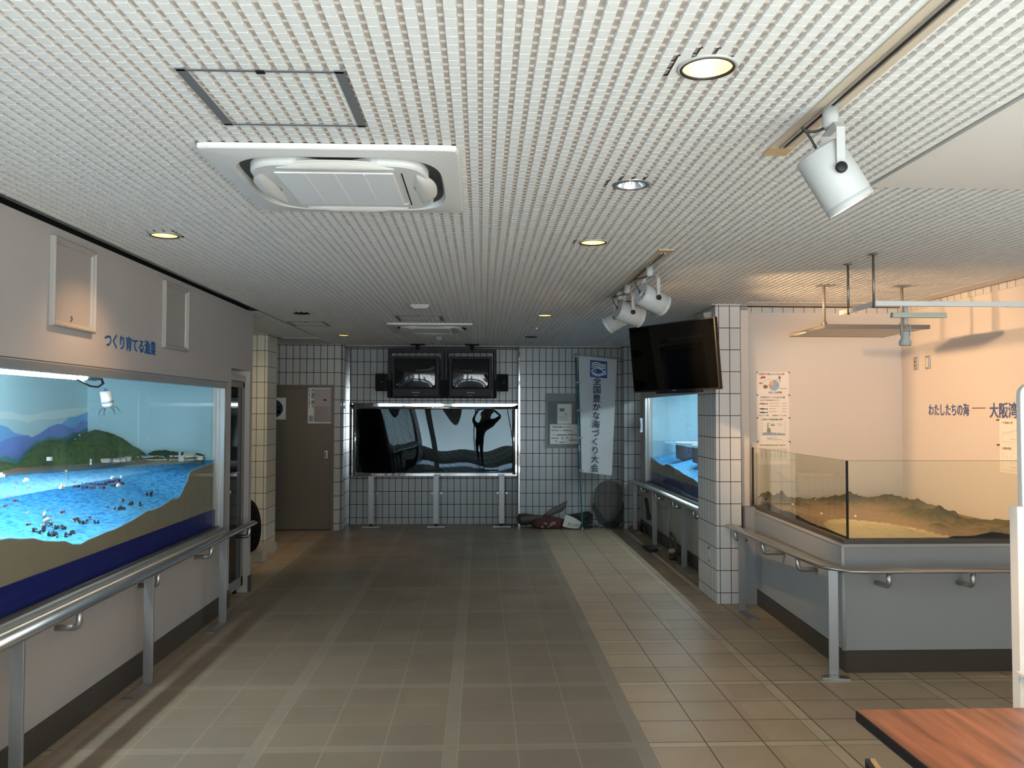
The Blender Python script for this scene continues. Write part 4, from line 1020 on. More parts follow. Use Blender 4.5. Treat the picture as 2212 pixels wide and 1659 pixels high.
for i in range(50):
    k = i/49; y = R1-(R1-R0)*k
    z0 = next((p.z+(q_.z-p.z)*(p.y-y)/(p.y-q_.y+1e-9) for p, q_ in zip(CU2, CU2[1:]) if q_.y <= y <= p.y), CU2[-1].z)-.01
    rows.append([(XF2+.014+(XB2-XF2-.014)*s_/10, y, z0+(1.27-z0)*(s_/10)**1.2+random.uniform(-.003, .003)) for s_ in range(11)])
b = B(); b.grid(rows); b.build('painted_sea', M_SEA, d2)
b = B(); b.face([(XF2+.014, R0, 1.30), (XF2+.014, R1, 1.30), (XB2, R1, 1.30), (XB2, R0, 1.30)]); b.build('water_sheet', m_surf, d2)
M_NET = mat('grey_brown_net_cage', (.16, .13, .16), .8)
for y, r_ in ((10.9, .21), (10.0, .22)):
    b = B(); c_ = (XR+.45, y)
    b.lathe([(r_, 1.30), (r_*.98, 1.10), (r_*.5, 1.06), (0, 1.06)], 20, Matrix.Translation((c_[0], c_[1], 0)))
    o = b.build('model_net_cage', M_NET, d2)
    b = B(); b.lathe([(r_, 1.295), (r_+.012, 1.302), (r_, 1.310), (r_-.012, 1.302)], 24, Matrix.Translation((c_[0], c_[1], 0)), close=True); b.build('cage_float_ring', M_HW, o)
p = at(1444, 957, X=XR+.3); B().prism([(p.x-.05, p.y-.03, p.z), (p.x+.05, p.y-.03, p.z), (p.x+.065, p.y, p.z+.02), (p.x-.065, p.y, p.z+.02)], (0, .04, 0)).build('model_boat', M_HW, d2)

t = thing('fluorescent_lamp', (XR+.35, 9.9, 1.99), 'glowing fluorescent tube hidden above the right display window', 'lamp', 'fluorescent tubes in the displays')
B().tube([(XR+.35, 8.6, 1.99), (XR+.35, 11.2, 1.99)], .019, 12).build('tube', mat('dimmer_fluorescent_tube', (1, 1, 1), .4, emit=(.80, .95, 1.0), estr=80), t)
B().box((XR+.325, 8.5, 2.012), (XR+.375, 11.3, 2.06)).build('fitting', M_CASEW, t)
# white note taped on the window edge
p, pt, bars, poly, txt = sheet('taped_note', (XR-.013, 11.80, 1.42), (-.35, -1, 0), (0, 0, 1), .20, .20, 'small crumpled white note taped at the far edge of the right display', 'note', curl=.02)

# ------------------------------------------------------------------ handrails
def handrail(name, pts, prof, posts, brackets, label, footdir=(0, -1, 0)):
    t = thing(name, posts[0][0], label, 'handrail', 'brushed steel handrails')
    B().sweep(pts, prof).build('rail', M_STEEL, t)
    for (p, wdir, dirn, *fl) in posts:
        p = Vector(p); wdir = Vector(wdir).normalized(); dirn = Vector(dirn).normalized(); zr = pts[0][2] if isinstance(pts[0], tuple) else pts[0].z
        m4 = Matrix((( wdir.x, dirn.x, 0, p.x), (wdir.y, dirn.y, 0, p.y), (0, 0, 1, 0), (0, 0, 0, 1)))
        po = B().box((-.030, -.008, .008), (.030, .008, zr-.012), m4, bev=.002).build('post', M_POST, t)
        fl = fl[0] if fl else .29; cw_ = .034 if fl > .2 else .085
        B().box((-.028, -.008, .001), (.028, fl, .010), m4).build('foot', M_POST, po)
        B().box((-cw_, fl-.04, .0), (cw_, fl+.02, .012), m4).build('foot_clip', M_STEEL, po)
    for (q_, n_) in brackets:      # q_: point on the rail axis, n_: vector to the wall
        q_ = Vector(q_); n_ = Vector(n_); L_ = n_.length; u = n_.normalized(); r_ = .035
        pts_ = [q_+Vector((0, 0, -.01)), q_+Vector((0, 0, -.105+r_))]
        pts_ += [q_+Vector((0, 0, -.105+r_))+u*(r_-r_*math.cos(a))+Vector((0, 0, -r_*math.sin(a))) for a in [PI/2*k/6 for k in range(1, 7)]]
        pts_ += [q_+u*L_+Vector((0, 0, -.105))]
        B().tube(pts_, .0165, 12).build('bracket', M_STEEL, t)
    return t
xl = -2.08
handrail('handrail', [(xl, 1.0, .690), (xl, 7.70, .690)], ell(.040, .021, 18),
         [((xl, y, 0), (1, 0, 0), (0, -1, 0)) for y in (2.36, 3.85, 5.33, 6.83)],
         [((xl, y, .690), (XL-xl, 0, 0)) for y in (2.30, 3.37, 4.42, 5.47, 6.52, 7.57)], 'long brushed steel handrail under the left display window')
xr = 2.235
handrail('handrail', [(xr-.03, 12.00, .705), (xr, 11.6, .705), (xr, 8.02, .705)], ell(.062, .019, 18),
         [((xr, y, 0), (1, 0, 0), (0, -1, 0)) for y in (11.98, 10.63, 9.08)],
         [((xr, y, .705), (XR-xr, 0, 0)) for y in (11.5, 10.55, 9.6, 8.66)], 'brushed steel handrail under the right display window')
# ------------------------------------------------------------------ display counter with glass and relief map
CA, CB = Vector((2.385, 5.40)), Vector((2.452, 7.36))      # front corner, rear end of the angled side
t = ctr = thing('display_counter', (2.9, 6.2, 0), 'grey display counter with glass guard enclosing the relief map', 'counter')
def foot(off, yb=7.45, xe=XA+.035):
    """outline of the counter pushed outwards by off"""
    return [(CA.x-off, CA.y-off), (xe, CA.y-off), (xe, yb), (CB.x-off, yb)]
def slab(o, z0, z1, **k): return B().prism([(x, y, z0) for x, y in foot(o)], (0, 0, z1-z0))
slab(.0, .15, .84).build('body', M_CTR, t)
slab(-.012, .0, .15).build('kickboard', M_BASE, t)
slab(.004, .672, .826).build('fascia', mat('light_grey_fascia', (.30, .315, .325), .35), t)
slab(.012, .826, .842).build('ledge', mat('warm_grey_ledge', (.42, .40, .37), .35), t)
slab(-.004, .842, .872).build('glass_channel', mat('dark_bronze_track', (.07, .06, .05), .4), t)
B().box((2.36, 7.35, .0), (2.47, 7.458, .86)).build('end_panel', M_CTR, t)
b = B(); b.tube([(CA.x-.002, CA.y-.002, .15), (CA.x-.002, CA.y-.002, .826)], .012, 12); b.build('rounded_corner_bead', mat('pale_corner_bead', (.42, .425, .425), .4), t)
g0 = Vector((CA.x+.035, CA.y+.012)); g1 = Vector((CB.x+.012, 7.44)); GZ0, GZ1 = .868, 1.387
def pane(p, q_, nm):
    d_ = (q_-p).normalized(); nn = Vector((-d_.y, d_.x))*.003
    b = B(); b.prism([(p.x-nn.x, p.y-nn.y, GZ0), (q_.x-nn.x, q_.y-nn.y, GZ0), (q_.x+nn.x, q_.y+nn.y, GZ0), (p.x+nn.x, p.y+nn.y, GZ0)], (0, 0, GZ1-GZ0)); b.build(nm, M_GLASSG, t)
    B().prism([(p.x-nn.x*1.1, p.y-nn.y*1.1, GZ1), (q_.x-nn.x*1.1, q_.y-nn.y*1.1, GZ1), (q_.x+nn.x*1.1, q_.y+nn.y*1.1, GZ1), (p.x+nn.x*1.1, p.y+nn.y*1.1, GZ1)], (0, 0, .002)).build('glass_edge', mat('green_glass_edge', (.12, .13, .08), .2), t)
pane(g0+Vector((.004, .006)), g1, 'side_glass'); pane(g0+Vector((.010, 0)), Vector((XA+.02, g0.y)), 'front_glass')
B().box((g0.x-.005, g0.y-.005, GZ0), (g0.x+.007, g0.y+.007, GZ1+.003)).build('black_corner_joint', M_BLACK, t)
B().box((g1.x-.006, g1.y-.004, GZ0), (g1.x+.006, g1.y+.010, GZ1+.003)).build('black_end_joint', M_BLACK, t)
# relief map
def relief_mat():
    m = mat('relief_map_paint', (.2, .2, .08), .9); nb = NB(m); P, N, g = nb.pos(); T = m.node_tree; b = T.nodes['Principled BSDF']
    z = P[2]; n1 = nb.noise(g.outputs['Position'], 16, 6)
    zz = nb.m('ADD', z, nb.m('MULTIPLY', nb.m('SUBTRACT', n1, .5), .03))
    r = T.nodes.new('ShaderNodeValToRGB'); T.links.new(nb.m('MULTIPLY', nb.m('SUBTRACT', zz, .874), 1/.15), r.inputs[0])
    e = r.color_ramp.elements; e[0].position = 0; e[0].color = (.62, .52, .30, 1); e[1].position = 1; e[1].color = (.065, .06, .022, 1)
    for p_, c_ in ((.035, (.60, .50, .29)), (.06, (.34, .22, .12)), (.22, (.28, .20, .10)), (.36, (.15, .125, .045)), (.6, (.085, .078, .028))):
        x = e.new(p_); x.color = (*c_, 1)
    T.links.new(r.outputs[0], b.inputs['Base Color']); T.links.new(nb.bump(n1, .8, .03), b.inputs['Normal'])
    return m
from mathutils import noise as mnoise
def relief_h(x, y):
    # bay near the front left, plain around it, ridges at left, back and right
    f_ = mnoise.fractal(Vector((x*3.1, y*3.1, 1.7)), .9, 2.1, 5)
    f2 = mnoise.fractal(Vector((x*8, y*8, 5.1)), .8, 2.1, 4)
    bay = math.hypot((x-2.78)/.36, (y-5.42)/.95)
    def bump(cx_, cy_, rx, ry, h_): return h_*math.exp(-((x-cx_)/rx)**2-((y-cy_)/ry)**2)
    m_ = bump(2.50, 7.28, .22, .30, .105)+bump(2.66, 7.05, .14, .20, .09)+bump(2.50, 6.5, .07, .30, .05)
    m_ += bump(3.25, 7.35, .55, .20, .10)+bump(3.05, 7.0, .16, .12, .05)+bump(3.62, 7.05, .25, .30, .09)
    m_ += bump(3.40, 6.3, .20, .38, .10)+bump(3.36, 5.95, .15, .22, .075)+bump(3.62, 5.9, .20, .30, .05)+bump(3.15, 5.65, .10, .12, .05)+bump(3.62, 5.60, .20, .12, .04)+bump(3.42, 5.50, .10, .10, .05)+bump(3.80, 5.7, .12, .2, .06)
    z = .886+m_*(1+.55*f_)+max(0, m_-.010)*.75*f2+max(0, m_-.012)*.35*mnoise.noise(Vector((x*24, y*24, 2)))
    if bay < 1.0: z = min(z, .876+.012*max(0, (bay-.93)/.07))
    return max(.875, .886+(z-.886)*(.62 if z > .886 else 1))
rows = []
x0_, x1_, y0_, y1_ = 2.425, 3.868, 5.435, 7.50
for j in range(116):
    y = y0_+(y1_-y0_)*j/115; xa_ = 2.432+(y-5.43)*.036
    rows.append([(xa_+(x1_-xa_)*i/90, y, relief_h(xa_+(x1_-xa_)*i/90, y)) for i in range(91)])
t = thing('relief_map', (3.1, 6.4, .87), 'hand-painted relief map of a bay and mountains inside the glass counter', 'relief map')
b = B(); b.grid(rows); b.build('terrain', relief_mat(), t)
b = B()
for k in range(34):
    a_ = PI*.05+PI*.9*k/33; x = 2.78+.37*math.cos(a_); y = 5.42+.97*math.sin(a_)
    if x < 2.49 or y < 5.5: continue
    w_ = random.uniform(.01, .03); b.box((x-w_, y-.012, .876), (x+w_, y+.012, .885))
b.build('harbour_islands', mat('pale_map_blocks', (.62, .52, .34), .7), t)
for x, y in ((2.62, 6.9), (2.98, 7.30), (2.75, 6.62), (2.95, 6.45)):
    B().ico((x, y, relief_h(x, y)+.006), .011, 1).build('marker', mat('white_map_marker', (.85, .85, .8), .5), t)
# handrail round the counter
zr = .695
path = [(2.225, 7.33, zr), (2.262, 5.62, zr), (2.272, 5.42, zr), (2.39, 5.272, zr), (2.55, 5.258, zr), (3.90, 5.262, zr)]
handrail('handrail', path, ell(.058, .018, 18),
         [((2.245, 7.09, 0), (1, 0, 0), (.03, -1, 0)), ((2.29, 5.345, 0), (.98, -.2, 0), (-.2, -.98, 0), .06), ((3.72, 5.262, 0), (1, 0, 0), (0, -1, 0), .06)],
         [((2.232, 7.22, zr), (.10, 0, 0)), ((2.245, 6.55, zr), (.168, 0, 0)), ((2.258, 5.86, zr), (.134, 0, 0)), ((2.62, 5.262, zr), (-.02, .132, 0)), ((3.17, 5.262, zr), (-.02, .132, 0)), ((3.72, 5.262, zr), (-.02, .132, 0))], 'brushed steel handrail wrapping round the corner of the display counter')

# ------------------------------------------------------------------ alcove: hanging frames, lettering, sockets, sheets
o = text('cut_lettering', 'わたしたちの海', M_LET2, (XA+.038, 7.105, 1.690), (0, -1, 0), (0, 0, 1), .108, bold=.012, xs=.80, depth=.003)
tag(o, 'slate blue Japanese lettering and dash on the alcove wall above the sheets', 'lettering')
text('cut_lettering', '大阪湾', M_LET2, (XA+.038, 6.235, 1.680), (0, -1, 0), (0, 0, 1), .122, o, bold=.012, xs=.93, depth=.003)
B().box((XA+.034, 6.285, 1.741), (XA+.037, 6.455, 1.748)).build('dash', mat('red_brown_dash', (.20, .10, .10), .5), o)
for y, hole, lab in ((7.30, True, 'chrome wall socket plate with two holes, nearer the alcove corner'), (7.10, False, 'chrome wall plate with a blank insert, right of the socket plate')):
    t = thing('wall_plate', (XA+.04, y, 2.15), lab, 'socket', 'chrome plates on the alcove wall')
    B().box((XA+.030, y-.036, 2.09), (XA+.0385, y+.036, 2.205), bev=.005).build('plate', M_STEEL, t)
    B().box((XA+.027, y-.020, 2.105), (XA+.0305, y+.020, 2.185)).build('insert', M_ALC if not hole else mat('brass_insert', (.5, .40, .28), .35, metal=.5), t)
    if hole:
        for z in (2.13, 2.165): B().box((XA+.025, y-.008, z-.004), (XA+.0275, y+.008, z+.004)).build('slot', M_BLACK, t)
# left sheets, one above the other
YW = 7.559; px0 = 2.543; pw = .302
zt = [2.082, 1.872, 1.662, 1.444, 1.225]
SH = []
labs = ['white sheet with a pie chart and sea creatures, topmost of the alcove stack', 'white sheet listing three fish pictures, second in the stack on the alcove wall', 'white sheet with a blue-grey bar chart, third in the stack on the alcove wall', 'white sheet with a printed table, lowest of the stack behind the counter glass']
M_RP = mat('dark_red_print', (.22, .03, .03), .6); M_PIN = mat('pin_head', (.03, .04, .03), .4)
for k in range(4):
    z1, z0 = zt[k], zt[k+1]+.002
    p, pt, bars, poly, txt = sheet('data_sheet', (px0, YW, z0), (1, 0, 0), (0, 0, 1), pw, z1-z0, labs[k], 'poster', 'sheets pinned on the alcove wall', curl=.0007, material=mat('warm_white_paper', (.86, .82, .76), .6))
    for a in (0, .985):
        q_ = pt(a, .98); B().tube([q_, q_+Vector((.006, -.016, -.003))], .004, 8).build('push_pin', M_PIN, p)
    if k == 0:
        txt('title', '大阪湾で漁獲される生き物', .05, .86, .0205, M_RP, bold=.012)
        txt('total', '合計 220種類', .36, .04, .022, M_RP, bold=.012)
        cx_, cy_, r_ = .535, .40, .24; asp = (z1-z0)/pw
        def wedge(nm, a0, a1, m): poly(nm, [(cx_, cy_)]+[(cx_+r_*asp*math.sin(2*PI*(a0+(a1-a0)*i/24)), cy_+r_*math.cos(2*PI*(a0+(a1-a0)*i/24))) for i in range(25)], m)
        wedge('pie_slice', 0, .69, mat('light_blue_print', (.30, .46, .68), .6)); wedge('pie_slice', .69, .76, mat('orange_print', (.80, .30, .14), .6)); wedge('pie_slice', .76, .90, mat('pink_print', (.70, .45, .36), .6)); wedge('pie_slice', .90, .985, mat('amber_print', (.85, .52, .20), .6)); wedge('pie_slice', .985, 1.0, M_FAINT)
        mr = mat('red_creature_print', (.50, .10, .05), .6); mb_ = mat('brown_creature_print', (.28, .14, .10), .6)
        poly('shrimp_picture', [(.10, .72), (.17, .80), (.26, .80), (.28, .74), (.24, .69), (.20, .72), (.15, .68)], mr)
        poly('crayfish_picture', [(.05, .48), (.12, .53), (.20, .51), (.19, .46), (.14, .49), (.12, .43), (.10, .47)], mr)
        poly('shell_picture', [(.27+.075*math.cos(i*PI/8), .335+.085*math.sin(i*PI/8)) for i in range(16)], mb_)
        poly('squid_picture', [(.71+.035*math.cos(i*PI/8), .74+.075*math.sin(i*PI/8)) for i in range(16)], mb_)
        bars('squid_stalk', [(.70, .54, .72, .66)], mb_); bars('fish_picture', [(.70, .245, .92, .265)], mr)
        bars('small_print', [(.32, .655, .44, .67), (.20, .575, .30, .59), (.58, .655, .68, .67)], M_FAINT)
    if k == 1:
        txt('title', '大阪湾でたくさん獲れる魚', .10, .84, .0195, M_INK, bold=.015)
        txt('subtitle', '2020年 年間漁獲量 約 462トン', .10, .72, .014, M_RP, bold=.012)
        txt('bottom_line', '77%はイワシ類', .04, .045, .0145, M_INK, bold=.012); txt('bottom_line', '大阪湾は', .46, .045, .0145, M_INK, bold=.012); txt('red_bottom_line', 'イワシの海', .66, .045, .0145, mat('red_print', (.55, .05, .03), .6), bold=.012)
        for c in (.585, .36, .20):
            poly('fish_picture', [(.06, c), (.10, c+.030), (.20, c+.034), (.29, c+.012), (.345, c+.04), (.325, c), (.345, c-.04), (.28, c-.014), (.16, c-.036)], mat('dark_blue_fish_print', (.06, .07, .14), .6) if c < .5 else mb_)
        bars('small_print', [(.38, c, .38+w_, c+.018) for c, w_ in ((.60, .30), (.48, .34), (.36, .20), (.23, .23))]+[(.78, c, .93, c+.018) for c in (.60, .48, .36, .23)], M_FAINT)
    if k == 2:
        txt('title', '大阪府の年間漁獲量の推移', .12, .875, .0175, M_INK, bold=.008)
        for c in range(7): bars('grid_line', [(.16, .24+c*.098, .87, .243+c*.098)], M_FAINT)
        bars('axis', [(.158, .24, .163, .83), (.868, .24, .873, .83)], M_FAINT)
        hs = [.10, .12, .14, .20, .22, .18, .30, .62, .34, .40, .30, .22, .12, .16, .08, .14, .09, .12, .07, .10, .08, .11, .09, .10, .08, .07, .09, .06, .08, .05]
        B_ = [(.165+i*.0234, .243, .165+(i+1)*.0234, .243+h_*.85) for i, h_ in enumerate(hs)]
        bars('green_bars', B_[6:11], mat('grey_green_print', (.25, .30, .22), .6)); bars('blue_bars', [(a, b0, c, min(d_, .243+.11)) for a, b0, c, d_ in B_], mat('blue_grey_print', (.27, .36, .50), .6), .0012)
        bars('spike', [(.318, .24, .330, .72)], mat('grey_green_print', (.25, .30, .22), .6), .0006)
        poly('fish_picture', [(.40, .665), (.45, .69), (.52, .675), (.55, .69), (.54, .665), (.55, .645), (.48, .645)], M_INK)
        bars('small_print', [(.33, .73, .55, .742), (.63, .66, .78, .672), (.63, .71, .78, .722), (.31, .115, .60, .13), (.31, .085, .45, .10), (.31, .05, .75, .065)]+[(.10, .24+c*.098, .14, .252+c*.098) for c in range(7)]+[(.16+i*.075, .20, .20+i*.075, .21) for i in range(10)], M_FAINT)
    if k == 3:
        txt('title', '大阪府の漁業協同組合数の推移（漁協別表）', .07, .80, .0125, M_INK, bold=.006)
        bars('table_rule', [(.07, .28+i*.043, .93, .2825+i*.043) for i in range(10)]+[(.07, .70, .93, .7025), (.07, .28, .93, .2825)]+[(x_, .28, x_+.003, .70) for x_ in (.07, .20, .34, .48, .60, .70, .81, .927)], M_FAINT)
        bars('table_figures', [(x_+.02, .29+i*.043, x_+.075, .308+i*.043) for i in range(9) for x_ in (.09, .22, .36, .49, .60, .70, .82)], mat('pale_grey_print', (.42, .40, .37), .6))
for k, (z1, z0, tt, lab) in enumerate(((1.662, 1.475, '1 海水温の上昇', 'white sheet with a rising scatter graph under the alcove lettering'), (1.475, 1.262, '2 赤潮の発生', 'white sheet with a falling line graph, partly behind the counter glass'))):
    p, pt, bars, poly, txt = sheet('data_sheet', (XA+.038, 6.115, z0), (0, -1, 0), (0, 0, 1), .30, z1-z0-.002, lab, 'poster', 'sheets pinned on the alcove wall', curl=.0007, material=mat('warm_white_paper', (.86, .82, .76), .6))
    q_ = pt(.0, .97); B().tube([q_, q_+Vector((-.018, .006, -.002))], .005, 8).build('push_pin', mat('purple_pin', (.06, .03, .10), .4), p)
    txt('title', tt, .09, .82, .020, M_RP, bold=.008)
    mg = mat('pale_grey_print', (.42, .40, .37), .6)
    bars('axis', [(.10, .12, .104, .72), (.10, .12, .93, .124)], mg)
    pts_ = [(random.uniform(.12, .9), 0) for i in range(46)]
    bars('graph_points', [(a, c, a+.012, c+.016) for a, c in [(a, (.36+.22*a if k == 0 else .62-.35*a)+random.uniform(-.12, .12)) for a, _ in pts_]], mg)
    if k == 0: poly('trend_line', [(.12, .40), (.92, .62), (.92, .63), (.12, .41)], M_FAINT)
    else: poly('photo', [(.74, .62), (.95, .60), (.95, .42), (.74, .44)], mat('grey_green_print', (.25, .30, .22), .6))
    bars('axis_marks', [(.12+i*.08, .07, .16+i*.08, .085) for i in range(10)]+[(.40, .20, .85, .215)], mg)

# open frame hung on four rods, with a short track and small spotlight below it
M_BAR = mat('pale_grey_frame_paint', (.66, .66, .64), .4)
t = thing('ceiling_rack', (3.1, 5.15, 2.37), 'open pale grey frame hung from four rods over the counter front', 'hanging frame')
B().sweep([(2.40, 5.44, 2.372), (2.40, 4.945, 2.372), (3.72, 4.945, 2.372), (3.72, 5.44, 2.372)], rrect(.014, .032, .002, 2), smooth=False, closed=False).build('frame_bar', M_BAR, t)
for x, y in ((2.405, 5.30), (2.405, 4.85+.1), (3.70, 5.30), (3.70, 4.955)):
    r_ = B().tube([(x-.012 if x < 3 else x+.012, y, HC-.004), (x-.012 if x < 3 else x+.012, y, 2.345)], .0075, 10).build('rod', mat('dark_steel_rod', (.22, .21, .20), .35, metal=.8), t)
    B().lathe([(0, HC-.010), (.026, HC-.010), (.028, HC-.004), (0, HC-.004)], 20, Matrix.Translation((x-.012 if x < 3 else x+.012, y, 0))).build('ceiling_flange', mat('dark_steel_rod', (.22, .21, .20), .35, metal=.8), r_)
t = thing('short_lighting_track', (2.66, 4.95, 2.30), 'short grey-green lighting track under the open hanging frame', 'lighting track')
B().box((2.50, 4.925, 2.287), (2.835, 4.965, 2.305), bev=.002).box((2.50, 4.93, 2.305), (2.835, 4.96, 2.318), bev=.002).build('track_bar', mat('grey_green_track', (.42, .44, .36), .4), t)
B().tube([(2.585, 4.945, 2.318), (2.585, 4.945, 2.355)], .014, 12).build('stem', M_WHITE2, t)
t = thing('small_spotlight', (2.585, 4.945, 2.287), 'small white spotlight hanging from the short track, off', 'spotlight')
B().lathe([(0, 0), (.014, 0), (.014, -.035), (.008, -.046), (0, -.046)], 16, Matrix.Translation((2.585, 4.945, 2.287))).build('adapter', M_WHITE2, t)
b = B(); b.tube([(2.585, 4.945, 2.243), (2.590, 4.945, 2.232), (2.602, 4.94, 2.225), (2.60, 4.94, 2.212), (2.587, 4.945, 2.205)], .0035, 8); b.build('cable', M_WHITE, t)
b = B(); 
for sx in (-1, 1): b.box((2.583+sx*.026-.002, 4.935, 2.175), (2.583+sx*.026+.002, 4.955, 2.24))
b.build('fork', M_WHITE2, t)
mt = Matrix.Translation((2.583, 4.945, 2.165)) @ Matrix.Rotation(.12, 4, 'X')
B().lathe([(0, .038), (.020, .038), (.023, .034), (.023, 0), (.034, -.022), (.035, -.042), (.031, -.050), (.029, -.045), (.020, -.01), (0, -.008)], 28, mt).build('lamp_head', M_WHITE, t)
# flat panel hung by two rods behind it
t = thing('ceiling_canopy', (2.9, 6.25, 2.33), 'flat white panel hung on two rods near the alcove back wall', 'hanging panel')
B().box((2.50, 5.92, 2.322), (3.27, 6.61, 2.328)).build('white_underside', M_ALC, t)
b = B(); b.sweep([(2.50, 5.92, 2.334), (3.27, 5.92, 2.334), (3.27, 6.61, 2.334), (2.50, 6.61, 2.334)], rrect(.012, .030, .002, 2), closed=True, smooth=False); b.build('edge_frame', mat('shaded_edge_frame', (.17, .148, .13), .45), t)  # shade put into the frame colour, as though the spotlights miss it
for x in (2.61, 3.215):
    r_ = B().tube([(x, 6.20, HC-.004), (x, 6.20, 2.40)], .012, 12).tube([(x, 6.20, 2.40), (x, 6.20, 2.36)], .015, 12).build('rod', mat('beige_rod', (.24, .215, .185), .4), t)
    B().box((x-.055, 6.165, HC-.009), (x+.055, 6.235, HC-.003)).build('ceiling_flange', mat('beige_rod', (.24, .215, .185), .4), r_)
    b = B(); b.prism([(x-.04, 6.20-.006, 2.345), (x+.04, 6.20-.006, 2.345), (x+.018, 6.20-.006, 2.395), (x-.018, 6.20-.006, 2.395)], (0, .012, 0)); b.build('hinge_bracket', mat('beige_rod', (.24, .215, .185), .4), r_)
    B().box((x-.06, 6.17, 2.345), (x+.06, 6.50, 2.352)).build('hinge_leaf', mat('beige_rod', (.24, .215, .185), .4), r_)

# ------------------------------------------------------------------ flat television on its arm
L0, R0_ = Vector((1.350, 7.40, 2.172)), Vector((1.886, 6.55, 2.181)); u = (R0_-L0).normalized(); zz = Vector((0, 0, 1)); n = u.cross(zz).normalized()
tilt = math.radians(6.0); v = (zz*math.cos(tilt)+n*math.sin(tilt)).normalized(); u = u.normalized(); n2 = u.cross(v).normalized(); cen = (L0+R0_)/2; Wt = (R0_-L0).length; Ht = .583
mt = Matrix(((u.x, v.x, n2.x, cen.x), (u.y, v.y, n2.y, cen.y), (u.z, v.z, n2.z, cen.z), (0, 0, 0, 1)))
t = thing('flat_television', cen, 'large flat television tilted out from the right tiled pillar', 'television')
B().box((-Wt/2, -Ht/2, -.035), (Wt/2, Ht/2, 0), mt, bev=.004).build('casing', M_BLACK, t)
B().box((-Wt/2+.012, -Ht/2+.016, 0), (Wt/2-.012, Ht/2-.010, .0015), mt).build('screen', M_TVS, t)
B().box((-.22, -Ht/2-.018, -.03), (.30, -Ht/2+.004, .002), mt, bev=.004).build('lower_speaker_bar', M_BLACKM, t)
B().box((-.02, -Ht/2+.004, .0), (.02, -Ht/2+.012, .003), mt).build('maker_badge', mat('dull_silver_print', (.18, .18, .18), .4), t)
t = thing('tv_arm', (2.1, 7.6, 2.2), 'black wall arm holding the flat television to the right pillar', 'tv mount')
bk = mt @ Vector((.05, 0, -.05))
B().box((-.15, -.15, -.055), (.25, .15, -.037), mt).build('back_bracket', M_BLACKM, t)
B().tube([bk, (2.05, 7.55, bk.z-.01), (2.10, 7.62, bk.z-.01)], .022, 10).build('arm', M_BLACKM, t)
B().box((2.085, 7.52, 2.03), (2.1045, 7.72, 2.32)).build('wall_plate', M_BLACKM, t)
t = thing('white_sensor', (2.09, 7.55, 2.6), 'small white wedge-shaped box on the pillar above the flat television', 'sensor')
b = B(); b.prism([(2.104, 7.48, 2.625), (2.03, 7.48, 2.615), (2.03, 7.48, 2.585), (2.06, 7.48, 2.555), (2.104, 7.48, 2.555)], (0, .09, 0)); b.build('sensor_body', M_WHITE, t)
t = thing('wall_plate', (2.1, 7.58, .42), 'tall silver socket plate low on the right tiled pillar', 'socket')
B().box((2.096, 7.545, .335), (2.1045, 7.615, .475), bev=.003).build('plate', M_STEEL, t)
B().box((2.093, 7.563, .36), (2.0965, 7.597, .45)).build('insert', M_PAPER, t)

# ------------------------------------------------------------------ notice board
YN = 12.40
t = thing('notice_board', (1.28, YN, 1.15), 'grey steel notice board with two sheets, partly behind the banner', 'notice board')
M_NB = mat('dark_grey_board', (.115, .12, .125), .5)
nx0, nx1, nz0, nz1 = .962, 1.60, 1.165, 1.985
B().box((nx0, YN-.022, nz0), (nx1, YN, nz1)).build('back_panel', M_NB, t)
b = B(); b.box((nx0, YN-.034, nz0), (nx0+.035, YN-.02, nz1)); b.box((nx1-.035, YN-.034, nz0), (nx1, YN-.02, nz1)); b.box((nx0+.035, YN-.034, nz0), (nx1-.035, YN-.02, nz0+.05)); b.build('frame', mat('grey_board_frame', (.14, .145, .15), .4), t)
B().box((nx0, YN-.040, nz1-.115), (nx1, YN-.02, nz1)).build('header', mat('grey_board_header', (.16, .165, .17), .45), t)
B().tube([(nx0+.012, YN-.036, nz1-.13), (nx0+.012, YN-.045, nz1-.16), (nx0+.022, YN-.045, nz1-.16), (nx0+.022, YN-.036, nz1-.13)], .005, 6).build('catch', M_WHITE, t)
p, pt, bars, poly, txt = sheet('notice_sheet', (1.142, YN-.0225, 1.53), (1, 0, 0), (0, 0, 1), .215, .295, 'portrait notice with a small dark picture, upper sheet on the notice board', 'notice')
poly('picture', [(.15, .62), (.50, .62), (.50, .78), (.15, .78)], mat('dark_grey_picture', (.09, .11, .12), .5)); poly('small_picture', [(.50, .47), (.68, .47), (.64, .52), (.52, .51)], M_INK)
bars('small_print', lines(.12, .86, .12, .40, 9, .3), M_FAINT)
p, pt, bars, poly, txt = sheet('notice_sheet', (1.032, YN-.0225, 1.225), (1, 0, 0), (0, 0, 1), .425, .295, 'landscape flow-chart notice, lower sheet on the notice board', 'notice')
txt('title', '栽培漁業のながれ', .09, .825, .034, M_INK, bold=.01)
mgr = mat('grey_box_print', (.42, .42, .40), .6)
bars('flow_box', [(.04, .66, .30, .73), (.45, .66, .73, .73), (.22, .42, .60, .50), (.62, .44, .95, .52), (.04, .26, .30, .33), (.68, .16, .93, .24), (.34, .06, .53, .13)], mgr)
bars('flow_text', [(.06, .685, .28, .705), (.48, .685, .70, .705), (.26, .45, .56, .47), (.65, .47, .92, .49), (.06, .285, .28, .305), (.70, .19, .90, .21), (.38, .085, .48, .105)], M_FAINT)
bars('flow_arrow', [(.33, .685, .42, .70), (.77, .57, .79, .69), (.12, .42, .135, .53), (.42, .24, .445, .36), (.77, .28, .785, .40)], M_INK)
poly('flow_arrow', [(.57, .36), (.66, .29), (.65, .27), (.56, .33)], M_INK); poly('flow_arrow', [(.19, .20), (.27, .13), (.26, .11), (.18, .17)], M_INK)

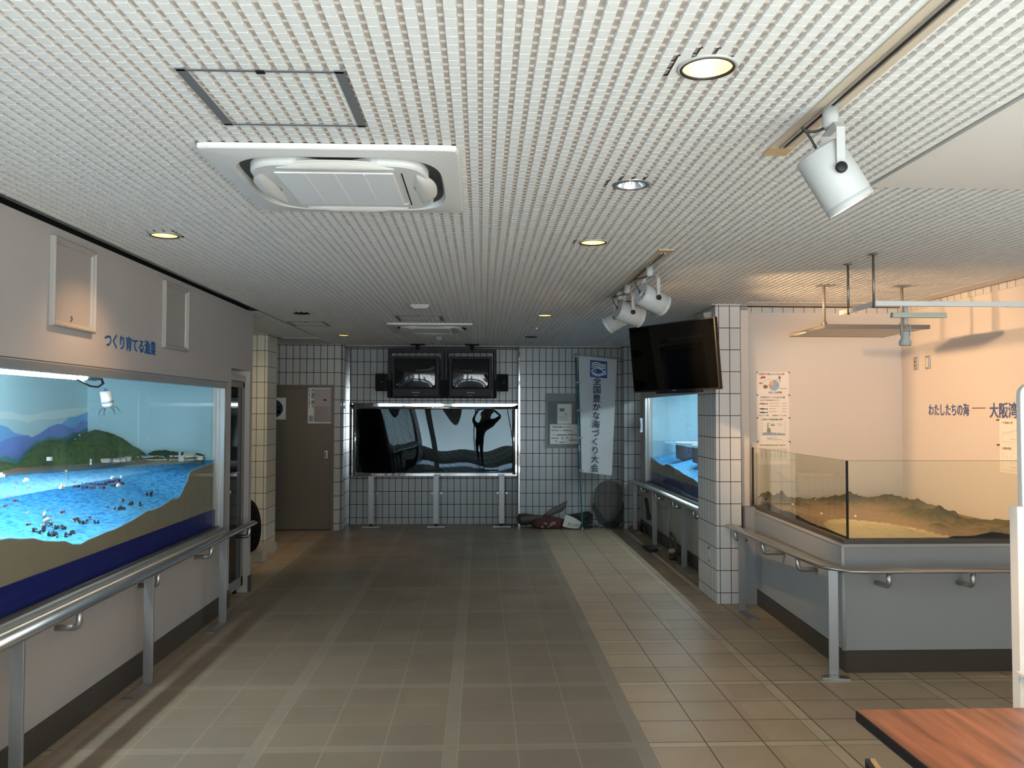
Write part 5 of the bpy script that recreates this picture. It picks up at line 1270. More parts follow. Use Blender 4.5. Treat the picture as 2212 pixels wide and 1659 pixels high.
# ------------------------------------------------------------------ banner
t = thing('banner', (1.47, 12.0, 0), 'tall white Japanese banner with fish emblem on a leaning teal pole', 'banner')
pb = Vector((1.470, 12.0, .006)); ptop = at(1243.5, 765, Y=12.34)
B().tube([pb, pb.lerp(ptop, .5), ptop], .0125, 12).build('pole', mat('teal_pole', (.035, .20, .28), .35), t)
B().tube([pb-Vector((0, 0, .005)), pb+(ptop-pb)*.012], .0145, 12).build('white_foot_cap', M_WHITE, t)
B().tube([pb.lerp(ptop, .44), pb.lerp(ptop, .47)], .015, 12).build('white_joint', M_WHITE, t)
def onpole(z): return pb + (ptop-pb)*((z-pb.z)/(ptop.z-pb.z))
yt = onpole(2.5).y-.02; yb_ = onpole(.85).y-.02
TL, TR, BR, BL = at(1249.5, 768, Y=yt), at(1333, 776, Y=yt-.02), at(1321.5, 1027, Y=yb_-.02), at(1256.5, 1020, Y=yb_)
def cl(a, c): 
    p = (TL.lerp(TR, a)).lerp(BL.lerp(BR, a), c)
    return p
rows = []
for j in range(25):
    c = j/24; rows.append([cl(i/12, c)+Vector((0, -.006*math.sin(PI*i/12)*(1+.5*math.sin(5*c))-.012*max(0, c-.85)*math.sin(i*.9), 0)) for i in range(13)])
M_CLOTH = mat('white_banner_cloth', (.62, .64, .65), .8)
b = B(); b.grid(rows); cloth = b.build('cloth', M_CLOTH, t)
cu_ = (TR-TL).normalized(); cd_ = (BL-TL); cdir = ((BL+BR)-(TL+TR)).normalized(); off = Vector((0, -.018, 0))
def strip(nm, pts_, r_, m): return B().tube(pts_, r_, 6).build(nm, m, cloth)
for c in (.01, .235, .475, .71, .985):
    p = cl(.0, c); q_ = onpole(p.z); B().prism([q_+Vector((-.016, -.02, -.012)), p+Vector((.03, -.016, -.012)), p+Vector((.03, -.016, .012)), q_+Vector((-.016, -.02, .012))], (0, .004, 0)).build('white_tab', M_WHITE, t)
B().tube([onpole(2.525)+Vector((-.06, -.01, .005)), TL+Vector((0, -.005, .015)), TR+Vector((.06, 0, .004))], .006, 8).build('cross_bar', M_WHITE, t)
# emblem
e0 = cl(.30, .030); ex = cu_; ez = -cdir; es = .255
def em(a, c, e=0): return e0 + ex*(a*es) - ez*((1-c)*es) + off+Vector((0, -e, 0))
B().prism([em(0, 0), em(1, 0), em(1, 1), em(0, 1)], (0, -.001, 0)).build('blue_emblem_square', mat('emblem_blue', (.008, .085, .32), .5), cloth)
b = B()
def wave(f_, a0, a1): b.sweep([em(a0+(a1-a0)*i/20, f_(a0+(a1-a0)*i/20), .002) for i in range(21)], [(.0085, .0006), (-.0085, .0006), (-.0085, -.0006), (.0085, -.0006)], up=Vector((0, -1, 0)), smooth=False)
hump = lambda a: .13*math.exp(-((a-.38)/.22)**2)+.02*math.cos((a-.9)*7)
for k_ in range(3): wave(lambda a, k_=k_: .80-.105*k_+hump(a)*(1-.15*k_)-.03, .08, .93)
wave(lambda a: .36+.20*math.sin(PI*min(1, max(0, (a-.08)/.74)))**.8-(a-.82 if a > .82 else 0)*.9, .08, .93)
wave(lambda a: .36-.17*math.sin(PI*min(1, max(0, (a-.08)/.74)))**.8+(a-.82 if a > .82 else 0)*.9, .08, .93)
wave(lambda a: .22-.12*math.sin(PI*min(1, max(0, (a-.08)/.74)))+.01, .10, .93)
b.build('white_wave_lines', M_PAPER, cloth)
B().prism([em(.30+.045*math.cos(i*PI/8), .37+.045*math.sin(i*PI/8), .002) for i in range(16)], (0, -.001, 0)).build('fish_eye', M_PAPER, cloth)
ttop = em(.22, -.06); tend = at(1283.5, 1020, Y=yb_-.02)
tdir = (at(1274.5, 1024, Y=yb_-.03)-at(1281.0, 812, Y=yt-.03)).normalized()
yl0, yl1 = yt+(yb_-yt)*.17-.045, yt+(yb_-yt)*1.01-.045
tdir = (at(1274.5, 1024, Y=yl1)-at(1281.0, 812, Y=yl0)).normalized()
o = text('lettering', '全国豊かな海づくり大会', M_INKB, at(1281.5, 811, Y=yl0), Vector((1, 0, -.06)), -tdir, .124, cloth, bold=.013, vertical=True, pitch=1.035, depth=.002)

# ------------------------------------------------------------------ things on the floor at the back
def taper(pts, radii, n_=14, flat=1.0):
    b = B(); rings = []
    for i, p in enumerate(pts):
        p = Vector(p); a_ = Vector(pts[max(0, i-1)]); c_ = Vector(pts[min(len(pts)-1, i+1)]); tt = (c_-a_).normalized(); sd = tt.cross(Vector((0, 1, 0))).normalized(); nn = Vector((0, 1, 0))
        r_ = radii[i]; rr = r_ if isinstance(r_, tuple) else (r_, r_*flat)
        rings.append([b.bm.verts.new(p+sd*(rr[0]*math.cos(2*PI*k/n_))+nn*(rr[1]*math.sin(2*PI*k/n_))) for k in range(n_)])
    for a_, c_ in zip(rings, rings[1:]):
        for k in range(n_): b.bm.faces.new((a_[k], a_[(k+1) % n_], c_[(k+1) % n_], c_[k])).smooth = True
    b.bm.faces.new(rings[0]); b.bm.faces.new(rings[-1]); return b
Yf = 12.325
def fp(px, py, Y=Yf): return at(px, py, Y=Y)
t = thing('fish_model', (fp(1140, 1135).x, Yf, 0), 'brown fish model lying against the far tiled wall with its tail raised', 'fish model')
b = taper([fp(1117, 1122), fp(1119, 1121), fp(1125, 1122), fp(1137, 1122), fp(1150, 1121), fp(1165, 1119), fp(1178, 1117)], [.008, .055, .085, .088, .066, .04, .03], flat=.8); b.build('body', mat('dark_brown_fish_skin', (.045, .036, .028), .45, noise=.4, nscale=14), t)
b = taper([fp(1172, 1118), fp(1185, 1110), fp(1198, 1103), fp(1211, 1098), fp(1219, 1090), fp(1224.5, 1080.5)], [.018, .036, .045, .05, .035, .003], flat=.28); b.build('tail', mat('grey_fish_tail', (.085, .075, .065), .45, noise=.3, nscale=14), t)
M_NETR = mat('dark_red_netting', (.075, .018, .016), .85, noise=.6, nscale=60, bump=1)
t = thing('net_bag', (fp(1185, 1140).x, 12.12, 0), 'dark red netting bag of shells on the floor between fish model and white card', 'net bag')
c_ = fp(1186, 1130, 12.16); b = B(); b.ico((c_.x, 12.16, .075), .25, 3, (1, .32, .42), .08)
for vv in b.bm.verts: vv.co.z = max(.003, vv.co.z)
b.build('netting', M_NETR, t)
for px, py, s_ in ((1192, 1135, .035), (1196, 1132, .04), (1179, 1133, .03), (1172, 1140, .022), (1186, 1139, .022)):
    p = at(px, py, Y=12.02); B().ico((p.x, 12.085, max(.02, p.z)), s_, 2, (1, .6, .8), .12).build('shell', mat('pale_shell', (.20, .17, .13), .6), t)
# card
t = thing('white_card', (fp(1235, 1142).x, 12.06, 0), 'white hand-lettered card propped on the floor beside the banner foot', 'sign')
c0, c1, c2, c3 = at(1215, 1138.5, Y=12.035), at(1252, 1143.5, Y=12.045), at(1256, 1130, Y=12.07), at(1222, 1113.5, Y=12.06)
c0.z = max(c0.z, .004); c1.z = max(c1.z, .004)
rows = []
for j in range(9):
    rows.append([c0.lerp(c1, i/8).lerp(c3.lerp(c2, i/8), j/8)+Vector((0, .012*((i/8)**3), .015*math.sin(PI*i/8)*(j/8)-.012*math.sin(PI*i/8)*(1-j/8)+.012)) for i in range(9)])
b = B(); b.grid(rows); b.build('card', mat('yellowed_white_card', (.60, .60, .52), .6), t)
cx_ = (c1-c0).normalized(); cz_ = (c3-c0).normalized()
text('handwriting', 'たこかご', M_INK, at(1225, 1133.5, Y=12.042)+Vector((0, -.024, 0)), cx_+Vector((0, 0, -.08)), cz_, .054, t, bold=.012, xs=.95, depth=.001)
# octopus basket: black frame and net
M_NETB = mat('black_netting', (.012, .014, .014), .8, alpha=.55); M_NETG = mat('dark_green_netting', (.012, .045, .04), .8, alpha=.75); M_BLKB = mat('black_rod', (.012, .012, .012), .5)
t = thing('octopus_basket', (fp(1262, 1140).x, 12.15, 0), 'collapsed black wire and net fishing basket behind the white card', 'fishing basket')
A = [at(1226, 1113, Y=12.25), at(1271, 1105, Y=12.25), at(1280, 1112, Y=12.18), at(1262, 1118, Y=12.09)]
bs = [Vector((p.x, p.y-.05, .02)) for p in A]; bs[2].x = at(1279, 1140, Y=12.1).x; bs[2].y = 12.1; bs[3].y = 12.09; bs[0].y = 12.2
b = B()
for i in range(4):
    b.tube([A[i], A[(i+1) % 4]], .006, 6); b.tube([bs[i], bs[(i+1) % 4]], .007, 6); b.tube([A[i], bs[i]], .005, 6)
b.tube([bs[0], A[2]], .006, 6); b.tube([A[0], bs[2]], .006, 6); b.tube([at(1268, 1118, Y=12.1), at(1290, 1138, Y=12.08)], .008, 6); b.build('frame', M_BLKB, t)
b = B()
for i in range(4): b.face([A[i], A[(i+1) % 4], bs[(i+1) % 4], bs[i]])
b.face(A); b.build('net', M_NETB, t)
B().tube([at(1268, 1136, Y=12.1), at(1282, 1131, Y=12.06), at(1289, 1134, Y=12.05), at(1294, 1141, Y=12.04), at(1308, 1141.5, Y=12.04)], .004, 6).build('rope', mat('pale_rope', (.22, .21, .17), .8), t)
# oval hoop net
t = thing('hoop_net', (fp(1316, 1137, 12.3).x, 12.3, 0), 'oval brown hoop net standing against the wall corner', 'fishing net')
hc = at(1316.5, 1088, Y=12.28); ry, rz = .228, .335
hp = []
for i in range(40):
    a_ = 2*PI*i/40; cs, sn = math.cos(a_), math.sin(a_)
    hp.append(Vector((hc.x+ry*math.copysign(abs(cs)**.85, cs), 12.22+.10*(sn+1)/2, max(.012, hc.z+rz*math.copysign(abs(sn)**.9, sn)))))
B().sweep(hp, ell(.008, .008, 8), closed=True, up=Vector((0, 1, 0))).build('hoop', mat('brown_hoop', (.10, .075, .065), .5), t)
b = B(); b.face(hp); bmesh.ops.triangulate(b.bm, faces=b.bm.faces); b.build('mesh_net', mat('brown_mesh_net', (.10, .08, .075), .9, alpha=.62), t)
gl = [at(x, y, Y=12.12) for x, y in ((1282, 1087), (1279, 1098), (1290, 1118), (1299, 1135), (1313, 1139), (1329, 1136), (1343, 1122), (1348, 1100), (1347, 1086))]
gu = [at(x, y, Y=12.2) for x, y in ((1285, 1085), (1287, 1094), (1298, 1108), (1306, 1122), (1316, 1126), (1325, 1122), (1335, 1112), (1343, 1098), (1344, 1085))]
b = B(); b.grid([gl, gu]); b.build('green_net_skirt', M_NETG, t)
B().ico((hc.x+.02, 12.17, .06), .085, 2, (1.5, .5, .45), .2).build('net_bundle', mat('dark_net_bundle', (.015, .014, .016), .9), t)
# red float case and dark bag by the corner pillar
t = thing('red_float', (2.26, 12.0, 0), 'flat red plastic float behind the farthest right handrail post', 'float')
q0, q1 = at(1359, 1141, Y=12.0), at(1391, 1141, Y=12.0)
b = B(); b.prism([(q0.x, 12.0, .005), (q1.x, 12.0, .005), (q1.x-.01, 12.0, .055), (q1.x-.07, 12.0, .068), (q0.x+.06, 12.0, .062), (q0.x+.015, 12.0, .04)], (0, .07, 0)); bmesh.ops.bevel(b.bm, geom=list(b.bm.edges), offset=.008, segments=2, affect='EDGES'); b.build('float_shell', mat('dull_red_plastic', (.22, .035, .025), .45), t)
t = thing('black_bag', (2.30, 11.55, 0), 'small black bag with a pale cord on the floor by the farthest right post', 'bag')
b = B(); b.ico((2.295, 11.75, .06), .055, 2, (.55, 1.1, 1.15), .12)
for vv in b.bm.verts: vv.co.z = max(.003, vv.co.z)
b.build('bag_body', M_BLACKM, t); B().tube([at(1381, 1130, Y=11.8), at(1388, 1140, Y=11.7), at(1391, 1137, Y=11.65), at(1391, 1150, Y=11.62)], .004, 6).build('pale_cord', mat('pale_rope', (.22, .21, .17), .8), t)
# framed plate, lamp parts and cable under the right handrail
t = thing('framed_plate', (2.12, 10.3, 0), 'dark framed plate lying on the floor under the right handrail', 'plate')
pl = [at(1387, 1177, Z=.03), at(1411, 1176.5, Z=.03), at(1422, 1186, Z=.03), at(1403, 1189, Z=.03)]
B().prism(pl, (0, 0, -.028)).build('plate_body', mat('dark_plate_edge', (.03, .03, .028), .5), t)
cc = sum((Vector(p) for p in pl), Vector())/4
B().prism([cc+(Vector(p)-cc)*.82+Vector((0, 0, .001)) for p in pl], (0, 0, .002)).build('dark_blue_face', mat('dark_blue_plate_face', (.02, .025, .04), .3), t)
t = thing('lamp_socket', (2.20, 9.40, 0), 'discarded brown and ivory lamp socket on the floor by the right handrail post', 'lamp socket')
p = at(1452, 1194, Y=9.50); B().ico((p.x, 9.50, .115), .042, 2, (1.1, .8, .8), .05).build('ivory_cap', mat('ivory_porcelain', (.34, .29, .22), .4), t)
p = at(1455, 1205, Y=9.42); mt = Matrix.Translation((p.x, 9.42, .055)) @ Matrix.Rotation(PI/2, 4, 'Y')
B().lathe([(0, -.05), (.035, -.05), (.04, -.03), (.033, 0), (.033, .05), (.026, .052), (.026, .02), (0, .02)], 18, mt).build('brown_socket', mat('dark_brown_bakelite', (.035, .02, .012), .4), t)
B().box((2.22, 9.28, .003), (2.33, 9.52, .09), bev=.02).build('rusty_box', mat('rusty_brown_box', (.06, .042, .028), .8, noise=.4, nscale=20), t)
B().tube([at(1447, 1211, Y=9.4), at(1460, 1214, Y=9.36), at(1475, 1215, Y=9.33), at(1488, 1216, Y=9.2), at(1494, 1213, Y=9.15), at(1491, 1208, Y=9.2)], .005, 6).build('pale_cord', mat('pale_rope', (.22, .21, .17), .8), t)
t = thing('loose_cable', (2.33, 9.8, .4), 'white cable with a lead box hanging from the wall under the right display', 'cable')
xw = XR-.012
B().tube([at(1448, 1087, X=xw), at(1446, 1096, X=xw), at(1447, 1112, X=xw), at(1444, 1130, X=xw), at(1443, 1142, X=xw-.02), at(1447, 1152, X=xw-.03)], .008, 8).build('white_cable', mat('off_white_cable', (.38, .37, .33), .5), t)
B().tube([at(1448, 1150, X=xw-.03), at(1456, 1163, X=xw-.03), at(1462, 1184, X=xw-.05)], .012, 6).tube([at(1447, 1152, X=xw-.03), at(1449, 1165, X=xw-.04), at(1450, 1186, X=xw-.06)], .010, 6).build('brown_leads', mat('brown_leads', (.10, .075, .055), .7), t)
B().tube([at(1420, 1087, X=xw), at(1427, 1096, X=xw), at(1437, 1099, X=xw), at(1446, 1092, X=xw), at(1448, 1087, X=xw)], .003, 6).build('thin_wire', M_RUBBER, t)
t = thing('wall_pipe', (2.33, 11.3, .5), 'dark lagged pipe stub on the wall between the two farthest right posts', 'pipe')
B().tube([at(1396, 1078, X=xw), at(1399, 1092, X=xw), at(1401, 1110, X=xw), at(1401, 1120, X=xw-.03)], .03, 8).build('lagging', mat('dark_lagging', (.05, .045, .038), .8, noise=.5, nscale=20), t)

# ------------------------------------------------------------------ left recess: disc stand, niche cabinet, hidden fish board
t = thing('round_black_disc', (-2.60, 9.62, .1), 'large black disc standing on edge on a pale block by the left tiled pillar', 'disc')
mt = Matrix.Translation((-2.655, 9.62, .402)) @ Matrix.Rotation(math.radians(40), 4, 'Z') @ Matrix.Rotation(PI/2, 4, 'Y')
B().lathe([(0, -.03), (.27, -.03), (.298, -.02), (.305, 0), (.298, .02), (.27, .03), (0, .03)], 48, mt).build('disc', M_BLACKM, t)
t = thing('concrete_block', (-2.6, 9.62, 0), 'pale concrete block under the black disc', 'block')
B().box((-2.85, 9.53, 0), (-2.46, 9.71, .092), bev=.006).build('block', mat('pale_concrete', (.40, .37, .31), .8, noise=.12, nscale=30), t)
t = thing('concrete_block', (-2.5, 10.3, 0), 'pale concrete block on the floor at the foot of the left tiled pillar', 'block')
B().box((-2.70, 10.15, 0), (-2.52, 10.42, .09), bev=.006).build('block', mat('pale_concrete', (.40, .37, .31), .8, noise=.12, nscale=30), t)
t = thing('glass_cabinet', (-2.5, 7.68, 0), 'tall dark glass-doored cabinet set in a niche at the end of the left wall', 'cabinet')
M_CAB = mat('taupe_cabinet', (.22, .20, .18), .45)
b = B(); b.box((-2.85, 7.39, .06), (-2.82, 7.97, 2.0)); b.box((-2.85, 7.39, .06), (-2.27, 7.41, 2.0)); b.box((-2.85, 7.95, .06), (-2.27, 7.97, 2.0)); b.box((-2.85, 7.39, .06), (-2.27, 7.97, .09)); b.box((-2.85, 7.39, 1.97), (-2.27, 7.97, 2.0)); b.build('carcass', M_CAB, t)
B().box((-2.28, 7.39, 1.99), (-2.235, 7.97, 2.035)).build('cream_top_strip', mat('cream_strip', (.46, .41, .34), .5), t)
b = B(); b.box((-2.27, 7.392, .07), (-2.245, 7.43, 1.98)); b.box((-2.27, 7.92, .07), (-2.245, 7.968, 1.98)); b.box((-2.27, 7.392, 1.93), (-2.245, 7.968, 1.98)); b.box((-2.27, 7.392, .07), (-2.245, 7.968, .16)); dr = b.build('door', M_CAB, t)
B().box((-2.262, 7.43, .16), (-2.255, 7.92, 1.93)).build('dark_glass', mat('dark_cabinet_glass', (.006, .007, .007), .05, spec=.6), dr)
B().tube([(-2.245, 7.455, 1.0), (-2.215, 7.455, 1.0), (-2.215, 7.455, .97)], .007, 8).build('handle', M_CHROME, dr)
B().box((-2.253, 7.47, 1.135), (-2.2525, 7.86, 1.148)).build('shelf_edge', M_ALU, dr)
for y in (7.43, 7.93): B().lathe([(0, 0), (.02, 0), (.02, .06), (0, .06)], 12, Matrix.Translation((-2.31, y, 0))).build('foot', M_BLACK, t)
# fish board in the recess (it shows as a reflection in the flat television)
t = thing('fish_board', (-2.88, 9.2, 1.6), 'pale wall board with fish models and Japanese lettering in the recess behind the left wall', 'display board')
B().box((-2.896, 8.12, .75), (-2.882, 10.40, 2.45)).build('board', mat('pale_yellow_board', (.58, .54, .40), .7), t)
text('board_lettering', '大阪湾のさかなたち', M_INK, (-2.881, 8.25, 2.20), (0, 1, 0), (0, 0, 1), .19, t, bold=.02, depth=.002)
for y, z, L_ in ((8.6, 1.9, .5), (9.7, 1.95, .4), (8.8, 1.45, .9), (9.8, 1.30, .7), (9.2, 1.05, .4)):
    b = B(); b.ico((-2.85, y, z), L_*.5, 2, (.06, 1, .26)); b.prism([(-2.86, y+L_*.42, z), (-2.86, y+L_*.66, z+L_*.16), (-2.86, y+L_*.6, z), (-2.86, y+L_*.66, z-L_*.16)], (.012, 0, 0)); b.build('board_fish', mat('dark_blue_fish_model', (.03, .035, .045), .5), t)
t = thing('recess_lamp', (-2.42, 8.75, HC), 'ceiling spotlight in the recess behind the left wall end', 'ceiling light')
B().lathe([(0, HC-.10), (.045, HC-.10), (.05, HC-.09), (.05, HC-.006), (0, HC-.006)], 20, Matrix.Translation((-2.42, 8.70, 0))).build('lamp_can', M_WHITE2, t)
lamp('recess_beam', 'SPOT', (-2.42, 8.70, HC-.11), 42, (1.0, .78, .48), (-2.62, 10.3, .95), spot_size=math.radians(95), spot_blend=.8, shadow_soft_size=.05)

# ------------------------------------------------------------------ table, chair and sign stand near the camera
t = thing('wood_table', (1.95, 2.50, 0), 'wood-topped table with a black edge at the lower right', 'table')
m_tw = mat('reddish_wood_top', (.36, .13, .06), .28, spec=.5); nb = NB(m_tw); P, N, g = nb.pos(); T = m_tw.node_tree
mp = T.nodes.new('ShaderNodeMapping'); mp.inputs['Scale'].default_value = (30, 2.6, 1); mp.inputs['Rotation'].default_value = (0, 0, .05); T.links.new(g.outputs['Position'], mp.inputs[0])
n1 = nb.noise(mp.outputs[0], 1.0, 6); mp2 = T.nodes.new('ShaderNodeMapping'); mp2.inputs['Scale'].default_value = (140, 7, 1); T.links.new(g.outputs['Position'], mp2.inputs[0]); n2_ = nb.noise(mp2.outputs[0], 1.0, 3)
r = T.nodes.new('ShaderNodeValToRGB'); T.links.new(nb.m('ADD', nb.m('MULTIPLY', n1, .75), nb.m('MULTIPLY', n2_, .25)), r.inputs[0]); e = r.color_ramp.elements; e[0].position = .36; e[0].color = (.085, .028, .014, 1); e[1].position = .66; e[1].color = (.24, .088, .045, 1)
T.links.new(r.outputs[0], T.nodes['Principled BSDF'].inputs['Base Color'])
tx0, tx1, ty0, ty1 = 1.272, 2.70, 2.06, 2.805
B().box((tx0+.003, ty0+.003, .692), (tx1-.003, ty1-.003, .7005)).build('table_top', m_tw, t)
B().box((tx0, ty0, .662), (tx1, ty1, .6985), bev=.008).build('black_edge', M_BLACK, t)
for x in (tx0+.30, tx1-.07):
    for y in (ty0+.07, ty1-.07): B().tube([(x, y, 0), (x, y, .665)], .016, 12).build('leg', M_BLACKM, t)
    B().box((x-.012, ty0+.05, .63), (x+.012, ty1-.05, .662)).build('crossbar', M_BLACKM, t)
t = thing('chair', (1.28, 2.06, 0), 'bent plywood chair back just showing under the table edge', 'chair')
def backpt(a, z, o): return (1.062-.055*math.cos(a)*1.0-o*math.cos(a), 2.02+.20*math.sin(a), z)
def shell(o0, o1, z0, z1): 
    b = B(); rows = []
    for j in range(13):
        s_ = j/12; aa = [(-1.15+2.3*i/20) for i in range(21)]
        zt_ = [z0+(z1-z0)*s_-.012*abs(a_/1.15)**3*s_ for a_ in aa]
        rows.append([backpt(a_, z_, 0) for a_, z_ in zip(aa, zt_)])
    V = [[b.bm.verts.new(Vector(p)+Vector((o0, 0, 0))) for p in r_] for r_ in rows]; V2 = [[b.bm.verts.new(Vector(p)+Vector((o1, 0, 0))) for p in r_] for r_ in rows]
    n_ = len(rows[0])
    for G in (V, V2):
        for a_, c_ in zip(G, G[1:]):
            for i in range(n_-1): b.bm.faces.new((a_[i], a_[i+1], c_[i+1], c_[i])).smooth = True
    for i in range(n_-1): b.bm.faces.new((V[-1][i], V[-1][i+1], V2[-1][i+1], V2[-1][i])); b.bm.faces.new((V[0][i], V[0][i+1], V2[0][i+1], V2[0][i]))
    for a_ in range(len(V)-1):
        b.bm.faces.new((V[a_][0], V[a_+1][0], V2[a_+1][0], V2[a_][0])); b.bm.faces.new((V[a_][-1], V[a_+1][-1], V2[a_+1][-1], V2[a_][-1]))
    return b
shell(.0, .014, .52, .80).build('backrest', mat('tan_plywood', (.50, .29, .13), .4, noise=.1, nscale=20), t)
shell(-.014, -.001, .515, .80).build('black_back_pad', M_BLACK, t)
B().box((1.06, 1.82, .42), (1.46, 2.22, .45), bev=.012).build('seat', mat('tan_plywood', (.50, .29, .13), .4, noise=.1, nscale=20), t)
for x in (1.09, 1.43):
    for y in (1.86, 2.18): B().tube([(x, y, 0), (x, y, .42 if x > 1.2 else .56)], .011, 10).build('leg', M_STEEL, t)
t = thing('sign_stand', (2.5, 3.2, 0), 'white sign stand with rounded panel and coloured dots at the right edge', 'sign')
M_WB = mat('glossy_white_panel', (.66, .66, .64), .25)
def tilted(X0, z): return X0
pan = rrect(.82, 1.06, .035, 5)
b = B(); b.prism([(2.135+.41+x_, 3.205, 1.285+z_) for x_, z_ in pan], (0, .02, 0)); b.build('panel', M_WB, t)
b = B(); b.sweep([Vector((2.135+.41+x_, 3.205, 1.285+z_)) for x_, z_ in pan], rrect(.018, .03, .004, 2), closed=True, up=Vector((0, 1, 0)), smooth=False); b.build('panel_frame', M_WB, t)
B().box((2.078, 3.15, 0), (2.118, 3.20, 1.345), bev=.003).build('post', M_WB, t)
B().box((2.92, 3.15, 0), (2.96, 3.20, 1.345), bev=.003).build('post', M_WB, t)
B().box((2.06, 2.98, .705), (2.98, 3.15, .715)).box((2.06, 2.98, .705), (2.98, 2.985, .74)).build('tray', M_WB, t)
B().box((2.118, 3.16, .735), (2.92, 3.19, .775)).build('crossbar', M_WB, t)
B().box((2.14, 3.195, 1.60), (2.150, 3.204, 1.76)).build('hook_slot', mat('pale_grey_plastic', (.6, .6, .58), .4), t)
B().box((2.05, 2.95, 0), (2.15, 3.45, .03)).build('base_foot', M_WB, t); B().box((2.89, 2.95, 0), (2.99, 3.45, .03)).build('base_foot', M_WB, t)
for k, (z, rr, cc_) in enumerate(((1.10, .030, (.04, .25, .80)), (1.045, .033, (.03, .22, .75)), (.995, .026, (.05, .32, .40)), (.95, .02, (.70, .06, .12)), (.905, .02, (.72, .05, .16)), (.862, .02, (.72, .05, .16)))):
    B().lathe([(0, 0), (rr, 0), (rr, .001), (0, .001)], 24, Matrix.Translation((2.193, 3.2035-.0004*k, z)) @ Matrix.Rotation(PI/2, 4, 'X')).build('coloured_dot', mat('dot_colour_%d' % k, cc_, .4), t)

# ------------------------------------------------------------------ the photographer, seen only as a reflection in the far window
def skin_body(name, joints, links, root, mats, pick, parent):
    me = bpy.data.meshes.new(name); keys = list(joints); ix = {k: i for i, k in enumerate(keys)}
    me.from_pydata([joints[k][0] for k in keys], [(ix[a], ix[c]) for a, c in links], [])
    o = bpy.data.objects.new(name, me); C.objects.link(o)
    m = o.modifiers.new('skin', 'SKIN'); m.use_smooth_shade = True; sd = o.modifiers.new('smooth', 'SUBSURF'); sd.levels = sd.render_levels = 1
    for k in keys:
        r_ = joints[k][1]; me.skin_vertices[0].data[ix[k]].radius = r_ if isinstance(r_, tuple) else (r_, r_)
    me.skin_vertices[0].data[ix[root]].use_root = True
    dg = bpy.context.evaluated_depsgraph_get(); res = bpy.data.meshes.new_from_object(o.evaluated_get(dg))
    bpy.data.objects.remove(o); bpy.data.meshes.remove(me)
    for mm_ in mats: res.materials.append(mm_)
    for p_ in res.polygons: p_.material_index = pick(p_.center); p_.use_smooth = True
    res.name = name; o = bpy.data.objects.new(name, res); C.objects.link(o)
    o.parent = parent; o.matrix_parent_inverse = root_matrix(parent).inverted(); return o
t = thing('person', (.06, -.42, 0), 'person in dark jacket holding up a phone, mirrored in the chrome-framed window', 'person')
X0, Y0 = .06, -.42
J = {'pelvis': ((X0, Y0, .90), (.150, .105)), 'waist': ((X0, Y0+.005, 1.05), (.135, .095)), 'chest': ((X0, Y0+.005, 1.24), (.155, .105)), 'neck0': ((X0, Y0, 1.37), (.075, .065)), 'neck': ((X0, Y0+.01, 1.43), .052), 'jaw': ((X0, Y0+.035, 1.49), (.062, .072)), 'skull': ((X0, Y0+.02, 1.565), (.075, .092)), 'crown': ((X0, Y0+.005, 1.63), (.045, .055))}
Lk = [('pelvis', 'waist'), ('waist', 'chest'), ('chest', 'neck0'), ('neck0', 'neck'), ('neck', 'jaw'), ('jaw', 'skull'), ('skull', 'crown')]
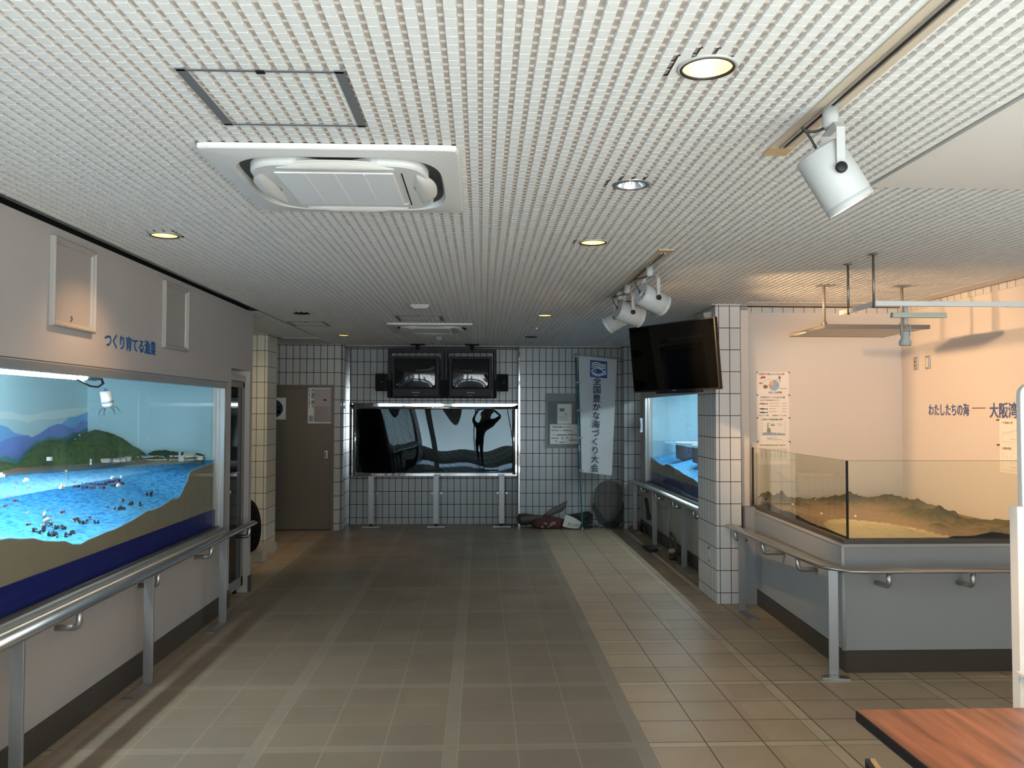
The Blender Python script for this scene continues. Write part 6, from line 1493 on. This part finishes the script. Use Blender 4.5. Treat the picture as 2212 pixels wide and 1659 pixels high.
for sg, q_ in ((-1, 'l'), (1, 'r')):
    J.update({'sh'+q_: ((X0+sg*.175, Y0, 1.345), .066), 'el'+q_: ((X0+sg*.315, Y0+.10, 1.46), .047), 'wr'+q_: ((sg*.105, -.125, 1.655), .030), 'pa'+q_: ((sg*.092, -.085, 1.69), (.020, .034)),
              'hip'+q_: ((X0+sg*.095, Y0, .83), .100), 'kn'+q_: ((X0+sg*.105, Y0+.015, .47), .066), 'an'+q_: ((X0+sg*.11, Y0-.01, .09), .045), 'to'+q_: ((X0+sg*.125, Y0+.15, .035), (.042, .030))})
    Lk += [('chest', 'sh'+q_), ('sh'+q_, 'el'+q_), ('el'+q_, 'wr'+q_), ('wr'+q_, 'pa'+q_), ('pelvis', 'hip'+q_), ('hip'+q_, 'kn'+q_), ('kn'+q_, 'an'+q_), ('an'+q_, 'to'+q_)]
    for k in range(4):
        a_ = Vector((sg*.092, -.072, 1.712-.014*k)); L_ = (.062, .070, .066, .052)[k]
        J['f%s%da' % (q_, k)] = ((a_.x, a_.y, a_.z), .0085); J['f%s%db' % (q_, k)] = ((a_.x-sg*.008, a_.y+L_*.55, a_.z+.002), .008); J['f%s%dc' % (q_, k)] = ((a_.x-sg*L_*.45, a_.y+L_*.62, a_.z+.003), .007)
        Lk += [('pa'+q_, 'f%s%da' % (q_, k)), ('f%s%da' % (q_, k), 'f%s%db' % (q_, k)), ('f%s%db' % (q_, k), 'f%s%dc' % (q_, k))]
    J['t%sa' % q_] = ((sg*.085, -.075, 1.662), .0105); J['t%sb' % q_] = ((sg*.060, -.058, 1.672), .009)
    Lk += [('wr'+q_, 't%sa' % q_), ('t%sa' % q_, 't%sb' % q_)]
M_SKIN = mat('skin', (.50, .30, .21), .5); M_JKT = mat('dark_jacket_cloth', (.03, .033, .04), .8); M_TRS = mat('dark_blue_trousers', (.02, .025, .04), .85); M_SHOE = mat('grey_shoes', (.08, .08, .08), .6)
def pick(c_):
    if c_.z > 1.40 and abs(c_.x-X0) < .12 and c_.y < -.28: return 0
    if c_.y > -.135 and c_.z > 1.6: return 0
    return 1 if c_.z > .86 else 3 if c_.z < .085 else 2
body_ = skin_body('body', J, Lk, 'pelvis', [M_SKIN, M_JKT, M_TRS, M_SHOE], pick, t)
b = B(); b.ico((X0, Y0+.0, 1.585), .098, 3, (.86, 1.04, .92))
bmesh.ops.delete(b.bm, geom=[v_ for v_ in b.bm.verts if v_.co.y > Y0+.055 and v_.co.z < 1.625 or v_.co.z < 1.52], context='VERTS'); b.build('hair', mat('black_hair', (.012, .010, .009), .6), t)
b = B(); b.ico((X0, Y0+.118, 1.545), .016, 2, (.8, 1, 1.5)); b.build('nose', M_SKIN, t)
for sg in (-1, 1):
    B().ico((X0+sg*.032, Y0+.103, 1.568), .011, 2, (1.3, .5, .7)).build('eye', mat('dark_eye', (.02, .015, .012), .2), t)
    B().ico((X0+sg*.078, Y0+.015, 1.555), .028, 2, (.35, .7, 1.1)).build('ear', M_SKIN, t)
B().ico((X0, Y0+.106, 1.502), .020, 2, (1.2, .4, .3)).build('mouth', mat('lips', (.35, .13, .11), .5), t)
t = thing('phone', (0, -.06, 1.68), 'black phone held up in both hands by the person', 'phone')
B().box((-.076, -.047, 1.665), (.076, -.039, 1.745), bev=.003).build('phone_body', M_BLACK, t)
